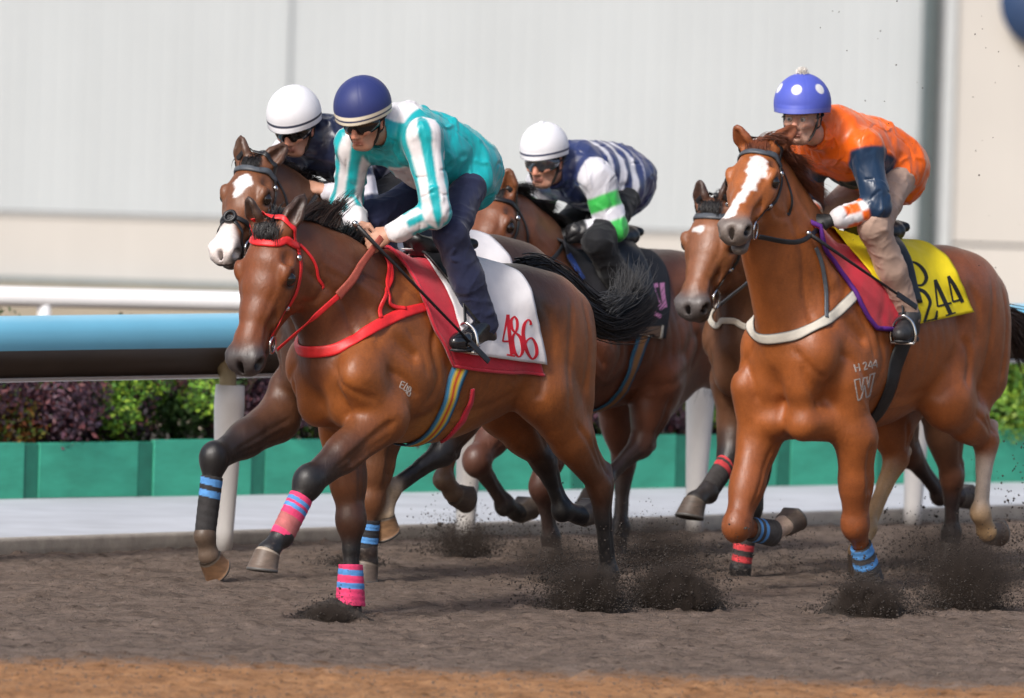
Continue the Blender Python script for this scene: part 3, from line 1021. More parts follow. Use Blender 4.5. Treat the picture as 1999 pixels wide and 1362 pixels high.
        E((0.56, 0, -0.115 - jaw * 0.6), (0.09, 0.09, 0.005 + jaw * 0.55), 0.012, op=-1)
        # ears
        for y, tip in ((1, sp['ear_left']), (-1, sp['ear_right'])):
            b0 = H(0.0, y * 0.052, -0.025); tip = np.array(tip)
            d = nrm(tip - b0); L = min(max(np.linalg.norm(tip - b0), 0.13), 0.205); tip = b0 + d * L
            face = nrm(X * 0.7 + Z * 0.6 + Yh * y * 0.35); face = nrm(face - d * (face @ d))
            m1 = b0 + d * L * 0.42; m2 = b0 + d * L * 0.75
            ec = K.get('ear', headc)
            S.cap(b0, m1, 0.036, 0.048, k=0.02, w=face, sw=0.6, ca=headc, cb=ec)
            S.cap(m1, m2, 0.048, 0.032, k=0.01, w=face, sw=0.55, ca=ec)
            S.cap(m2, tip, 0.032, 0.003, k=0.01, w=face, sw=0.6, ca=K.get('ear_tip', dark))
            S.cap(b0 + d * L * 0.25 + face * 0.026, b0 + d * L * 0.8 + face * 0.016, 0.029, 0.011, k=0.008, op=-1)
        # legs
        s.wraps, s.hooves = [], []
        for key in ('LF', 'RF', 'LH', 'RH'):
            J = [np.array(p) for p in sp[key]]
            y = 1 if key[0] == 'L' else -1
            c_up = body; c_lo = legc[key] if isinstance(legc, dict) else legc
            if isinstance(c_lo, tuple) and isinstance(c_lo[0], tuple): c_mid, c_can, c_pas = c_lo
            else: c_mid = c_can = c_pas = c_lo
            if key[1] == 'F':
                Sh, El, Kn, Fe, Co = J[:5]
                S.cap(Sh, El, 0.10, 0.092, k=0.06, w=lat, sw=0.78, ca=c_up)
                fa = Kn - El
                S.cap(El, El + fa * 0.55, 0.108, 0.082, k=0.05, w=lat, sw=0.85, ca=c_up, cb=tuple(np.array(c_up) * 0.55 + np.array(c_mid) * 0.45))
                S.cap(El + fa * 0.5, Kn, 0.082, 0.06, k=0.04, w=lat, sw=0.9, ca=tuple(np.array(c_up) * 0.2 + np.array(c_mid) * 0.8), cb=c_mid)
                fw = nrm(np.cross(nrm(fa), lat)); fw = fw if fw[0] > 0 else -fw
                S.cap(El + fa * 0.08 + fw * 0.035, El + fa * 0.5 + fw * 0.03, 0.058, 0.04, k=0.03, ca=c_up, cb=c_mid)
                S.cap(El + fa * 0.05 - fw * 0.05, El + fa * 0.45 - fw * 0.03, 0.055, 0.033, k=0.03, ca=c_up, cb=c_mid)
                S.cap(El + fa * 0.15 + np.array([0, y * 0.098, 0]), El + fa * 0.6 + np.array([0, y * 0.075, 0]) - fw * 0.01, 0.012, 0.008, k=0.04, op=-1)
                S.ell(Kn, (0.052, 0.052, 0.072), k=0.04, ca=c_mid)
                S.ell(Kn + fw * 0.012, (0.049, 0.05, 0.06), k=0.035, ca=c_mid)
            else:
                St, Hk, Fe, Co = J[:4]; Kn = Hk
                hip = T(-0.78, y * 0.12, 1.27)
                S.cap(hip, St, 0.21, 0.14, k=0.07, w=lat, sw=0.72, ca=c_up)
                S.cap(T(-1.0, y * 0.125, 1.05), St * 0.3 + Hk * 0.7, 0.115, 0.062, k=0.08, w=lat, sw=0.85, ca=c_up, cb=c_mid)
                ga = Hk - St
                S.cap(St, St + ga * 0.5, 0.14, 0.105, k=0.05, w=lat, sw=0.75, ca=c_up)
                S.cap(St + ga * 0.5, Hk, 0.105, 0.055, k=0.03, w=lat, sw=0.8, ca=tuple(np.array(c_up) * 0.6 + np.array(c_mid) * 0.4), cb=c_mid)
                out = nrm(nrm(Hk - St) + nrm(Hk - Fe)); out = nrm(out * np.array([1, 0.2, 1]))
                if out[0] > 0: out = nrm(np.array([-0.6, 0, 0.5]))
                tipc = Hk + out * 0.052 - nrm(Fe - Hk) * 0.045
                S.ell(Hk, (0.052, 0.047, 0.068), k=0.035, ca=c_mid)
                S.cap(tipc, Hk + nrm(Fe - Hk) * 0.08 + out * 0.012, 0.027, 0.03, k=0.025, ca=c_can)
                S.cap(tipc, St + ga * 0.55 + out * 0.05, 0.017, 0.03, k=0.03, ca=c_mid, cb=c_up)
            can = Fe - Kn
            S.cap(Kn, Kn + can * 0.4, 0.052, 0.038, k=0.04, w=lat, sw=0.92, ca=c_mid, cb=c_can)
            S.cap(Kn + can * 0.3, Fe, 0.037, 0.037, k=0.02, w=lat, sw=0.88, ca=c_can)
            back = nrm(np.cross(lat, nrm(can))); back = back if back[0] < 0 else -back
            if np.dot(Co - Fe, back) > 0 and key[1] == 'F': pass
            S.cap(Kn + can * 0.2 + back * 0.026, Fe + back * 0.02, 0.017, 0.022, k=0.02, ca=c_can)
            S.ell(Fe, (0.046, 0.045, 0.052), k=0.03, ca=c_pas)
            S.ell(Fe - nrm(can) * 0.0 + nrm(nrm(Fe - Kn) + nrm(Fe - Co)) * 0.02, (0.036, 0.034, 0.036), k=0.02, ca=c_pas)
            S.cap(Fe, Co, 0.042, 0.044, k=0.02, ca=c_pas)
            S.ell(Co, (0.05, 0.049, 0.04), k=0.02, ca=c_pas)
            lens = [round(float(np.linalg.norm(J[i + 1] - J[i])), 2) for i in range(len(J) - 1)]
            print('  ', key, 'bones', lens, 'z', [round(float(j[2]), 2) for j in J])
        s.S = S
        V, Q = S.mesh(h)
        V0 = V.copy()
        V = s.engrave(V, Q, T, H, (nb, nm, nq, nu), sp)
        o = s.o = mesh_obj(name, V, Q, M['coat'])
        colv = S.colors(V0, body)
        # near-black nostril hollows and eye surrounds, then coat markings, in head axes
        L_ = (V - P) @ R / np.array([sx, hs, hs])
        inh = (np.abs(L_[:, 1]) < 0.16) & (L_[:, 0] > -0.12) & (L_[:, 0] < 0.7) & (L_[:, 2] < 0.1) & (L_[:, 2] > -0.3)
        for y in (-1, 1):
            dn = np.linalg.norm((L_ - np.array([0.556, y * 0.055, -0.05])) / np.array([0.027, 0.024, 0.018]), axis=1)
            wn_ = 1 - smoothstep(dn, 0.85, 1.15)
            colv = colv * (1 - wn_[:, None]) + np.array((0.012, 0.008, 0.008)) * wn_[:, None]
            de = np.linalg.norm((L_ - np.array([0.186, y * 0.095, -0.062])) / np.array([0.04, 0.03, 0.027]), axis=1)
            we = (1 - smoothstep(de, 0.8, 1.3)) * 0.8
            colv = colv * (1 - we[:, None]) + np.array((0.02, 0.012, 0.009)) * we[:, None]
        for fn, cc in sp.get('marks', []):
            wv = fn(L_, V) * (inh if fn.__name__.startswith('head') else 1.0)
            colv = colv * (1 - wv[:, None]) + np.array(cc) * wv[:, None]
        for key, fn in sp.get('legmarks', []):
            pass
        set_col(o, colv)
        fr.place(o)
        s.bvh = BVHTree.FromPolygons([tuple(v) for v in V], [tuple(q) for q in Q])
        # eyes, hooves
        for y in (-1, 1):
            g = Geo(); g.lathe([(0.0005, -0.026)] + [(0.026 * math.sin(a), -0.026 * math.cos(a)) for a in np.linspace(0.2, math.pi - 0.2, 11)] + [(0.0005, 0.026)], 16)
            c = H(0.186, y * 0.0895, -0.062)
            e = mesh_obj("eye", [np.array(v) * hs + c for v in g.V], g.F, M['eye'], o)
        hw = sp.get('hoof_wall', (0.1, 0.075, 0.06))
        for key in ('LF', 'RF', 'LH', 'RH'):
            J = sp[key]
            ht = sp.get('hoof', {}).get(key, hw)
            make_hoof(np.array(J[-2]), np.array(J[-1]), J[-1][1], o, ht, pitch=sp.get('pitch', {}).get(key), band=sp.get('band', {}).get(key, (0.15, 0.12, 0.095)))

    def engrave(s, V, Q, T, H, neck, sp):
        """muscle lines, tendons and veins: furrows (+depth) and ridges (-depth) along lines laid on the skin"""
        nb, nm, nq, nu = neck
        bv = BVHTree.FromPolygons([tuple(v) for v in V], [tuple(q) for q in Q])
        fn = np.cross(V[Q[:, 1]] - V[Q[:, 0]], V[Q[:, 2]] - V[Q[:, 0]])
        Nv = np.zeros_like(V)
        for c in range(4): np.add.at(Nv, Q[:, c], fn)
        Nv /= np.linalg.norm(Nv, axis=1)[:, None] + 1e-12
        lines = []
        for y in (-1, 1):
            t = lambda *p: np.array([T(a, y * b, c) for a, b, c in p])
            lines += [(t((0.10, .2, 1.52), (0.26, .24, 1.34), (0.40, .22, 1.18)), 0.009, 0.022),
                      (t((-0.06, .24, 1.36), (0.03, .28, 1.20), (0.0, .28, 1.03), (0.08, .26, 0.90)), 0.010, 0.020),
                      (t((0.35, .24, 1.10), (0.23, .28, 1.05), (0.13, .28, 0.96)), 0.009, 0.018),
                      (t((0.20, .26, 1.30), (0.12, .28, 1.18), (0.08, .29, 1.05)), 0.005, 0.016),
                      (t((-0.13, .3, 1.18), (-0.17, .3, 1.02), (-0.13, .28, 0.88)), 0.007, 0.022),
                      (t((-0.10, .28, 0.86), (-0.38, .29, 0.88), (-0.60, .28, 0.97)), 0.006, 0.025),
                      (t((-0.50, .3, 1.0), (-0.60, .3, 1.12), (-0.62, .3, 1.26)), 0.010, 0.035),
                      (t((-0.64, .3, 0.93), (-0.68, .3, 1.05), (-0.64, .3, 1.16)), 0.012, 0.022),
                      (t((-1.02, .25, 1.40), (-1.04, .3, 1.18), (-1.00, .3, 0.92)), 0.009, 0.020),
                      (t((-0.90, .3, 1.44), (-0.87, .34, 1.22), (-0.86, .34, 1.0), (-0.88, .3, 0.85)), 0.007, 0.022),
                      (t((-0.66, .3, 1.40), (-0.74, .32, 1.26), (-0.72, .32, 1.1)), 0.006, 0.025),
                      (t((0.50, .15, 1.06), (0.44, .14, 0.95), (0.34, .14, 0.85)), 0.010, 0.018),
                      (t((0.52, .10, 1.12), (0.50, .20, 1.02), (0.40, .24, 0.96)), 0.008, 0.018)]
            for k in range(7):
                x = -0.16 - 0.07 * k
                lines.append((t((x, .3, 1.28), (x - 0.05, .31, 1.12), (x - 0.04, .3, 0.96)), 0.0022, 0.014))
            n3 = lambda a, l, z: np.array(a) + np.array([0, y * l, z])
            lines += [(np.array([T(0.44, y * 0.16, 1.16), n3(nm, 0.2, -0.10) + np.array([0.03, 0, 0]), n3(nq, 0.15, -0.085), n3(nu, 0.1, -0.06)]), 0.008, 0.020),
                      (np.array([T(0.18, y * 0.2, 1.44), n3(nm, 0.2, 0.07), n3(nq, 0.14, 0.06)]), 0.006, 0.022),
                      (np.array([T(0.34, y * 0.2, 1.28), n3(nm, 0.2, -0.01), n3(nq, 0.15, -0.02)]), 0.004, 0.018),
                      (np.array([H(0.10, y * 0.12, -0.25), H(0.20, y * 0.12, -0.24), H(0.27, y * 0.12, -0.18), H(0.25, y * 0.12, -0.11)]), 0.006, 0.016),
                      (np.array([H(0.25, y * 0.11, -0.115), H(0.34, y * 0.1, -0.115), H(0.42, y * 0.08, -0.10)]), -0.003, 0.008),
                      (np.array([H(0.27, y * 0.09, -0.06), H(0.36, y * 0.08, -0.07), H(0.44, y * 0.07, -0.05)]), -0.003, 0.007),
                      (np.array([H(0.14, y * 0.075, -0.0), H(0.24, y * 0.07, -0.02), H(0.36, y * 0.055, -0.025), H(0.48, y * 0.045, -0.02)]), 0.004, 0.014),
                      (np.array([H(0.15, y * 0.13, -0.05), H(0.186, y * 0.13, -0.036), H(0.225, y * 0.13, -0.06)]), 0.005, 0.008),
                      (t((0.30, .3, 0.98), (0.12, .3, 0.86), (-0.1, .28, 0.80), (-0.4, .25, 0.84)), -0.004, 0.009)]
        for key in ('LF', 'RF', 'LH', 'RH'):
            J = [np.array(p) for p in sp[key]]
            for sd in (-1, 1):
                o_ = np.array([0, sd * 0.09, 0])
                if key[1] == 'F':
                    El, Kn, Fe = J[1], J[2], J[3]; bk = nrm(np.cross((0, 1, 0), nrm(Kn - El))); bk = bk if bk[0] < 0 else -bk
                    lines.append((np.array([El + o_ * 1.3 - bk * 0.01, El * 0.5 + Kn * 0.5 + o_ - bk * 0.012, El * 0.12 + Kn * 0.88 + o_ * 0.7]), 0.007, 0.013))
                    lines.append((np.array([El * 0.9 + Kn * 0.1 + o_ * 1.3 + bk * 0.045, El * 0.5 + Kn * 0.5 + o_ + bk * 0.03, El * 0.15 + Kn * 0.85 + o_ * 0.7 + bk * 0.02]), 0.006, 0.012))
                else:
                    St, Kn, Fe = J[0], J[1], J[2]; bk = nrm(np.cross((0, 1, 0), nrm(Kn - St))); bk = bk if bk[0] < 0 else -bk
                    lines.append((np.array([St * 0.7 + Kn * 0.3 + o_ * 1.6, St * 0.4 + Kn * 0.6 + o_ * 1.2 + bk * 0.005, St * 0.1 + Kn * 0.9 + o_ * 0.8 + bk * 0.01]), 0.008, 0.016))
                    lines.append((np.array([St * 0.45 + Kn * 0.55 + o_ + bk * 0.045, St * 0.15 + Kn * 0.85 + o_ * 0.7 + bk * 0.04, Kn + o_ * 0.5 + bk * 0.035]), 0.009, 0.012))
                bk = nrm(np.cross((0, 1, 0), nrm(Fe - Kn))); bk = bk if bk[0] < 0 else -bk
                lines.append((np.array([Kn * 0.8 + Fe * 0.2 + o_ * 0.6 + bk * 0.016, Kn * 0.5 + Fe * 0.5 + o_ * 0.6 + bk * 0.014, Kn * 0.1 + Fe * 0.9 + o_ * 0.6 + bk * 0.012]), 0.006, 0.009))
                lines.append((np.array([Kn * 1.08 - Fe * 0.08 + o_ * 0.8, Kn + o_ * 0.8 + bk * 0.03, Kn * 0.9 + Fe * 0.1 + o_ * 0.7]), 0.004, 0.010))
        D = np.zeros(len(V))
        for P, dep, w in lines:
            c = spline(P, 40)
            c = np.array([np.array(bv.find_nearest(Vector(p))[0]) for p in c])
            for _ in range(2): c[1:-1] = (c[:-2] + 2 * c[1:-1] + c[2:]) / 4
            lo, hi = c.min(0) - 3 * w, c.max(0) + 3 * w
            I = np.nonzero(((V > lo) & (V < hi)).all(1))[0]
            if not len(I): continue
            d2 = ((V[I][:, None] - c[None]) ** 2).sum(-1); j = d2.argmin(1); d2 = d2.min(1)
            fade = np.clip(np.minimum(j, 39 - j) / 6.0, 0, 1)
            D[I] += dep * np.exp(-d2 / (w * w)) * fade
        return V - Nv * D[:, None]

    # --- helpers on the finished body
    def cast(s, u, v):
        e = s.fr.eye(); p = s.fr.at(u, v, 0.0); d = nrm(p - e)
        loc, n, i, dist = s.bvh.ray_cast(Vector(e), Vector(d))
        if loc is None:
            loc, n, i, dist = s.bvh.find_nearest(Vector(p))
        return np.array(loc), np.array(n)

    def snap(s, p):
        loc, n, i, d = s.bvh.find_nearest(Vector(p))
        return np.array(loc), np.array(n)

    def strap(s, name, pts, width, mat, parent, thick=0.004, n=40, snap=True, off=0.004, colfn=None):
        """ribbon laid over the body through local points (rows xyz)"""
        c = spline(pts, n)
        nor = np.zeros_like(c)
        for i in range(n):
            q, m_ = s.snap(c[i])
            nor[i] = m_
            if snap: c[i] = q
        for _ in range(3):
            nor[1:-1] = (nor[:-2] + nor[1:-1] * 2 + nor[2:]) / 4
            if snap: c[1:-1] = (c[:-2] + 2 * c[1:-1] + c[2:]) / 4
        if snap:
            for i in range(n):
                q, m_ = s.snap(c[i]); dd = (c[i] - q) @ m_
                if dd < 0: c[i] = q
        return ribbon(name, c, nor, width, mat, parent, thick, off, colfn)


def ribbon(name, c, nor, width, mat, parent, thick=0.004, off=0.004, colfn=None, m=7):
    n = len(c)
    w_ = np.full(n, width) if np.isscalar(width) else np.array(width)
    T = np.gradient(c, axis=0)
    V, F, Cc = [], [], []
    prof = [(-0.5 + i / (m - 1), 1.0) for i in range(m)] + [(0.5 - i / (m - 1), 0.0) for i in range(m)]
    for i in range(n):
        t = nrm(T[i]); nn = nrm(nor[i] - t * (nor[i] @ t)); b = np.cross(t, nn)
        for (x, z) in prof:
            V.append(c[i] + b * x * w_[i] + nn * (off + z * thick * (1 - 0.5 * abs(2 * x) ** 6)))
            Cc.append(colfn(x, i / (n - 1)) if colfn else (1, 1, 1))
    k = len(prof)
    for i in range(n - 1):
        for j in range(k):
            F.append((i * k + j, i * k + (j + 1) % k, (i + 1) * k + (j + 1) % k, (i + 1) * k + j))
    F.append(tuple(range(k - 1, -1, -1))); F.append(tuple((n - 1) * k + j for j in range(k)))
    o = mesh_obj(name, V, F, mat, parent)
    if colfn: set_col(o, np.array(Cc))
    return o


def ring(name, c, nvec, R_, r, mat, parent, n=28):
    a = nrm(np.cross(nvec, (0.3, 0.5, 0.8))); b = np.cross(nrm(nvec), a)
    pts = [c + R_ * (a * math.cos(t) + b * math.sin(t)) for t in np.linspace(0, 2 * math.pi, n, endpoint=False)]
    return Geo().tube(pts, r, 8, closed=True).build(name, mat, parent)

# coats
BLACK = (0.012, 0.011, 0.012)
BAY = dict(body=(0.25, 0.074, 0.015), back=(0.026, 0.013, 0.009), neck=(0.115, 0.033, 0.011), head=(0.175, 0.05, 0.014), belly=(0.36, 0.135, 0.028),
           leg=dict(LF=(BLACK, BLACK, BLACK), RF=((0.07, 0.026, 0.013), BLACK, BLACK), LH=((0.075, 0.028, 0.013), BLACK, BLACK), RH=((0.03, 0.016, 0.012), BLACK, BLACK)), muzzle=(0.05, 0.042, 0.042), ear=(0.06, 0.03, 0.02), ear_tip=(0.02, 0.014, 0.012))
CHEST = dict(body=(0.31, 0.088, 0.02), back=(0.25, 0.07, 0.02), neck=(0.31, 0.09, 0.02), head=(0.33, 0.098, 0.022),
             leg=dict(LF=((0.25, 0.07, 0.02),) * 3, RF=((0.25, 0.07, 0.02), (0.2, 0.06, 0.02), (0.5, 0.38, 0.3)),
                      LH=((0.28, 0.08, 0.022), (0.62, 0.52, 0.44), (0.42, 0.27, 0.14)), RH=((0.28, 0.09, 0.03), (0.45, 0.28, 0.14), (0.38, 0.24, 0.12))),
             muzzle=(0.17, 0.14, 0.125), ear=(0.24, 0.07, 0.022), ear_tip=(0.16, 0.05, 0.02))

f1 = Frame(775, 50.5, 50)
A = f1.at
h1 = Horse("horse", f1, dict(throat=-0.10, pitch=dict(LF=8, RF=-4, LH=0), band=dict(LF=(0.36, 0.3, 0.24)), hoof=dict(LF=(0.14, 0.1, 0.075)), coat=BAY, poll=A(524, 443, 0.0), nose=A(460, 712, 0.02), head_yaw=15, head_roll=0, head_scale=1.27,
    ear_left=A(597, 376, 0.07), ear_right=A(484, 382, -0.07),
    LF=[A(700, 735, .19), A(752, 815, .2), A(602, 942, .16), A(551, 1045, .14), A(524, 1075, .13), A(476, 1092, .13)],
    RF=[A(650, 745, -.18), A(672, 850, -.17), A(686, 1015, -.12), A(684, 1155, -.1), A(684, 1192, -.1), A(660, 1218, -.1)],
    LH=[A(1060, 765, .20), A(1171, 945, .17), A(1187, 1120, .13), A(1181, 1155, .13), A(1160, 1185, .13)],
    RH=[A(985, 790, -.18), A(1060, 895, -.15), A(1098, 995, -.12), A(1132, 1005, -.12), A(1160, 1014, -.12)]))


def head_blaze(L_, V):
    x, y = L_[:, 0], L_[:, 1]
    c = 0.012 + 0.02 * np.sin(x * 9) - 0.02 * smoothstep(x, 0.3, 0.5)
    w = np.interp(x, [0.09, 0.115, 0.16, 0.20, 0.26, 0.36, 0.44, 0.50, 0.53], [0.0, 0.03, 0.042, 0.036, 0.024, 0.02, 0.026, 0.03, 0.0])
    w = w + 0.004 * np.sin(x * 70) + 0.003 * np.sin(x * 131)
    return (1 - smoothstep(np.abs(y - c), w - 0.004, w + 0.004)) * (L_[:, 2] > -0.06) * (w > 0.005)


f5 = Frame(1640, 53.5, 54)
A = f5.at
h5 = Horse("horse", f5, dict(coat=CHEST, poll=A(1480, 282, 0.0), nose=A(1424, 440, 0.13), head_yaw=16, head_roll=0, jaw=0.02, head_scale=1.16,
    ear_left=A(1562, 238, 0.08), ear_right=A(1440, 251, -0.08), zs=1.10, dz=-0.085, brisket=0.13, throat=0.10, arch=(0.06, 0, 0.03),
    marks=[(head_blaze, (0.72, 0.68, 0.66))],
    LF=[A(1650, 745, .19), A(1672, 855, .19), A(1670, 1022, .14), A(1692, 1110, .12), A(1697, 1135, .12), A(1680, 1165, .12)],
    RF=[A(1462, 755, -.19), A(1480, 862, -.18), A(1438, 1028, -.16), A(1506, 1040, -.16), A(1530, 1025, -.16), A(1560, 1030, -.16)],
    LH=[A(1850, 780, .20), A(1925, 860, .18), A(1914, 1000, .16), A(1927, 1038, .15), A(1958, 1068, .15)],
    RH=[A(1730, 790, -.18), A(1750, 892, -.16), A(1692, 1030, -.14), A(1676, 1075, -.13), A(1672, 1115, -.13)]))


# the three horses behind
DBAY = dict(body=(0.10, 0.038, 0.016), back=(0.04, 0.02, 0.013), neck=(0.09, 0.035, 0.016), head=(0.17, 0.062, 0.024), belly=(0.12, 0.045, 0.018),
            leg=dict(RF=(BLACK, BLACK, (0.13, 0.09, 0.065)), LF=((0.16, 0.06, 0.024), (0.10, 0.045, 0.025), BLACK), LH=(BLACK, BLACK, (0.5, 0.38, 0.26)), RH=((0.2, 0.085, 0.04), (0.2, 0.09, 0.045), (0.14, 0.09, 0.06))),
            muzzle=(0.06, 0.05, 0.048), ear=(0.10, 0.045, 0.025), ear_tip=(0.03, 0.02, 0.016))
RBAY = dict(body=(0.17, 0.055, 0.026), back=(0.13, 0.045, 0.022), neck=(0.15, 0.05, 0.022), head=(0.17, 0.056, 0.022),
            leg=((0.10, 0.04, 0.026), (0.055, 0.034, 0.03), BLACK), muzzle=(0.05, 0.04, 0.038), ear=(0.2, 0.07, 0.026), ear_tip=(0.06, 0.03, 0.02))
QBAY = dict(body=(0.15, 0.065, 0.032), back=(0.11, 0.045, 0.025), neck=(0.10, 0.042, 0.022), head=(0.22, 0.082, 0.034),
            leg=dict(RF=(BLACK, (0.04, 0.035, 0.035), (0.03, 0.026, 0.026)), LF=(BLACK, BLACK, BLACK), LH=((0.14, 0.05, 0.024), (0.035, 0.02, 0.018), BLACK), RH=((0.13, 0.05, 0.025), (0.035, 0.02, 0.018), (0.05, 0.03, 0.025))),
            muzzle=(0.10, 0.09, 0.09), ear=(0.07, 0.035, 0.025), ear_tip=(0.025, 0.018, 0.016))


def head_star(L_, V):
    x, y = L_[:, 0], L_[:, 1]
    w = np.interp(x, [0.10, 0.12, 0.16, 0.19, 0.25, 0.27], [0.0, 0.03, 0.04, 0.028, 0.008, 0.0]) + 0.004 * np.sin(x * 90)
    return (1 - smoothstep(np.abs(y - 0.008 + (x - 0.13) * 0.12), w - 0.004, w + 0.004)) * (w > 0.004)


def head_snip(L_, V):
    x, y = L_[:, 0], L_[:, 1]
    w = np.interp(x, [0.36, 0.40, 0.47, 0.56, 0.60], [0.0, 0.035, 0.062, 0.07, 0.05])
    return (1 - smoothstep(np.abs(y + 0.012), w - 0.012, w + 0.012)) * (L_[:, 2] > -0.075) * (w > 0.005)


def head_spot(L_, V):
    x, y = L_[:, 0], L_[:, 1]
    return 1 - smoothstep(np.hypot((x - 0.15) / 0.02, (y + 0.02) / 0.03) + 0.15 * np.sin(y * 150), 0.8, 1.1)


f2 = Frame(735, 53.2, 50)
A = f2.at
h2 = Horse('horse', f2, dict(pitch=dict(LF=0), hoof=dict(RF=(0.2, 0.11, 0.06), LH=(0.22, 0.12, 0.06)), coat=DBAY, poll=A(492, 313, 0.0), nose=A(424, 487, 0.09), head_yaw=16, head_scale=1.12,
    ear_left=A(561, 281, 0.08), ear_right=A(470, 266, -0.08), zs=1.06, dz=-0.03,
    marks=[(head_star, (0.7, 0.68, 0.68)), (head_snip, (0.68, 0.62, 0.6))],
    RF=[A(560, 760, -.19), A(545, 815, -.19), A(418, 895, -.16), A(400, 1045, -.15), A(408, 1085, -.15), A(414, 1125, -.15)],
    LF=[A(700, 760, .17), A(745, 845, .17), A(724, 975, .13), A(716, 1075, .12), A(717, 1098, .12), A(700, 1118, .12)],
    LH=[A(920, 760, .18), A(865, 880, .16), A(762, 955, .14), A(748, 1005, .14), A(741, 1048, .14)],
    RH=[A(880, 770, -.18), A(882, 850, -.16), A(866, 935, -.14), A(886, 962, -.14), A(908, 995, -.14)]))
f3 = Frame(1130, 55.5, 57)
A = f3.at
h3 = Horse('horse', f3, dict(coat=RBAY, poll=A(968, 375, 0.0), nose=A(905, 530, 0.05), head_yaw=8, head_scale=1.1,
    ear_left=A(992, 327, 0.06), ear_right=A(930, 340, -0.06), zs=0.97, dz=-0.01,
    RF=[A(985, 720, -.19), A(1000, 800, -.18), A(930, 900, -.15), A(985, 985, -.14), A(1010, 1000, -.14), A(1040, 1010, -.14)],
    LF=[A(1085, 720, .19), A(1090, 810, .19), A(1060, 950, .15), A(1075, 1050, .14), A(1078, 1075, .14), A(1060, 1095, .14)],
    LH=[A(1285, 740, .19), A(1252, 866, .17), A(1180, 935, .15), A(1160, 960, .15), A(1135, 985, .15)],
    RH=[A(1200, 750, -.18), A(1218, 900, -.16), A(1210, 1030, -.14), A(1205, 1052, -.14), A(1190, 1072, -.14)]))
f4 = Frame(1562, 54.9, 53)
A = f4.at
h4 = Horse('horse', f4, dict(pitch=dict(RF=14, LF=0, LH=0), coat=QBAY, poll=A(1390, 400, 0.0), nose=A(1336, 598, 0.05), head_yaw=10, head_scale=1.27,
    ear_left=A(1425, 345, 0.07), ear_right=A(1366, 350, -0.07), zs=1.05, dz=-0.03,
    marks=[(head_spot, (0.6, 0.57, 0.56))],
    RF=[A(1420, 740, -.19), A(1440, 830, -.18), A(1428, 890, -.16), A(1382, 960, -.15), A(1358, 976, -.15), A(1320, 990, -.15)],
    LF=[A(1490, 740, .19), A(1480, 840, .19), A(1462, 990, .14), A(1446, 1110, .12), A(1446, 1135, .12), A(1430, 1155, .12)],
    LH=[A(1830, 760, .20), A(1858, 930, .17), A(1857, 1040, .14), A(1855, 1062, .14), A(1840, 1080, .14)],
    RH=[A(1735, 780, -.18), A(1775, 885, -.16), A(1835, 965, -.14), A(1868, 968, -.14), A(1888, 985, -.14)]))

# ------------------------------------------------------------------ jockeys
def silk_mat(name, rough=0.36, bump=0.5, sheen=0.1, spec=0.5):
    m, nt, b = new_mat(name)
    a = nt.nodes.new("ShaderNodeAttribute"); a.attribute_name = "Col"
    f = noise(nt, 10, 4, 0.6)
    c = mix(nt, 1.0, a.outputs['Color'], ramp(nt, f, [(0.3, (0.9,) * 3), (0.7, (1.08,) * 3)]), 'MULTIPLY')
    nt.links.new(c, b.inputs['Base Color'])
    b.inputs['Roughness'].default_value = rough
    b.inputs['Specular IOR Level'].default_value = spec
    b.inputs['Sheen Weight'].default_value = sheen
    f2 = noise(nt, 7, 3, 0.5, (1.0, 1.0, 0.7), dist=0.8)
    add_bump(nt, b, f2, bump, 0.03)
    return m


M['silk'] = silk_mat("racing_silk")
M['breeches'] = silk_mat("breeches_cloth", 0.75, 0.45, 0.15, 0.25)
M['skin'] = simple("skin", None, 0.5, attr="Col", var=0.1, vscale=40, bump=0.15, bscale=200)
M['boot'] = simple("boot_leather", (0.012, 0.013, 0.017), 0.16, var=0.3, vscale=25, bump=0.15, bscale=50, coat=0.5)
M['boot_dusty'] = simple("boot_dusty", (0.035, 0.035, 0.038), 0.5, var=0.5, vscale=25, bump=0.3, bscale=80)
M['helmet'] = simple("helmet_cover", None, 0.5, attr="Col", var=0.07, vscale=9, bump=0.3, bscale=11, spec=0.4)
M['goggle_dark'] = simple("goggle_lens_dark", (0.008, 0.008, 0.009), 0.08, var=0.1, spec=0.8)
M['goggle_mirror'] = simple("goggle_lens_mirror", (0.16, 0.17, 0.19), 0.15, metal=0.7, var=0.3, vscale=20)
mclear, nt_, b_ = new_mat("visor_clear")
b_.inputs['Base Color'].default_value = (0.75, 0.78, 0.8, 1); b_.inputs['Roughness'].default_value = 0.1; b_.inputs['Alpha'].default_value = 0.05
M['goggle_clear'] = mclear
M['person_eye'] = simple("person_eye", None, 0.1, attr="Col", var=0.02)
M['fluff'] = simple("pompom_wool", (0.75, 0.72, 0.68), 0.9, var=0.2, vscale=60)

SKIN = (0.52, 0.27, 0.18)
WHITE = (0.75, 0.73, 0.75)


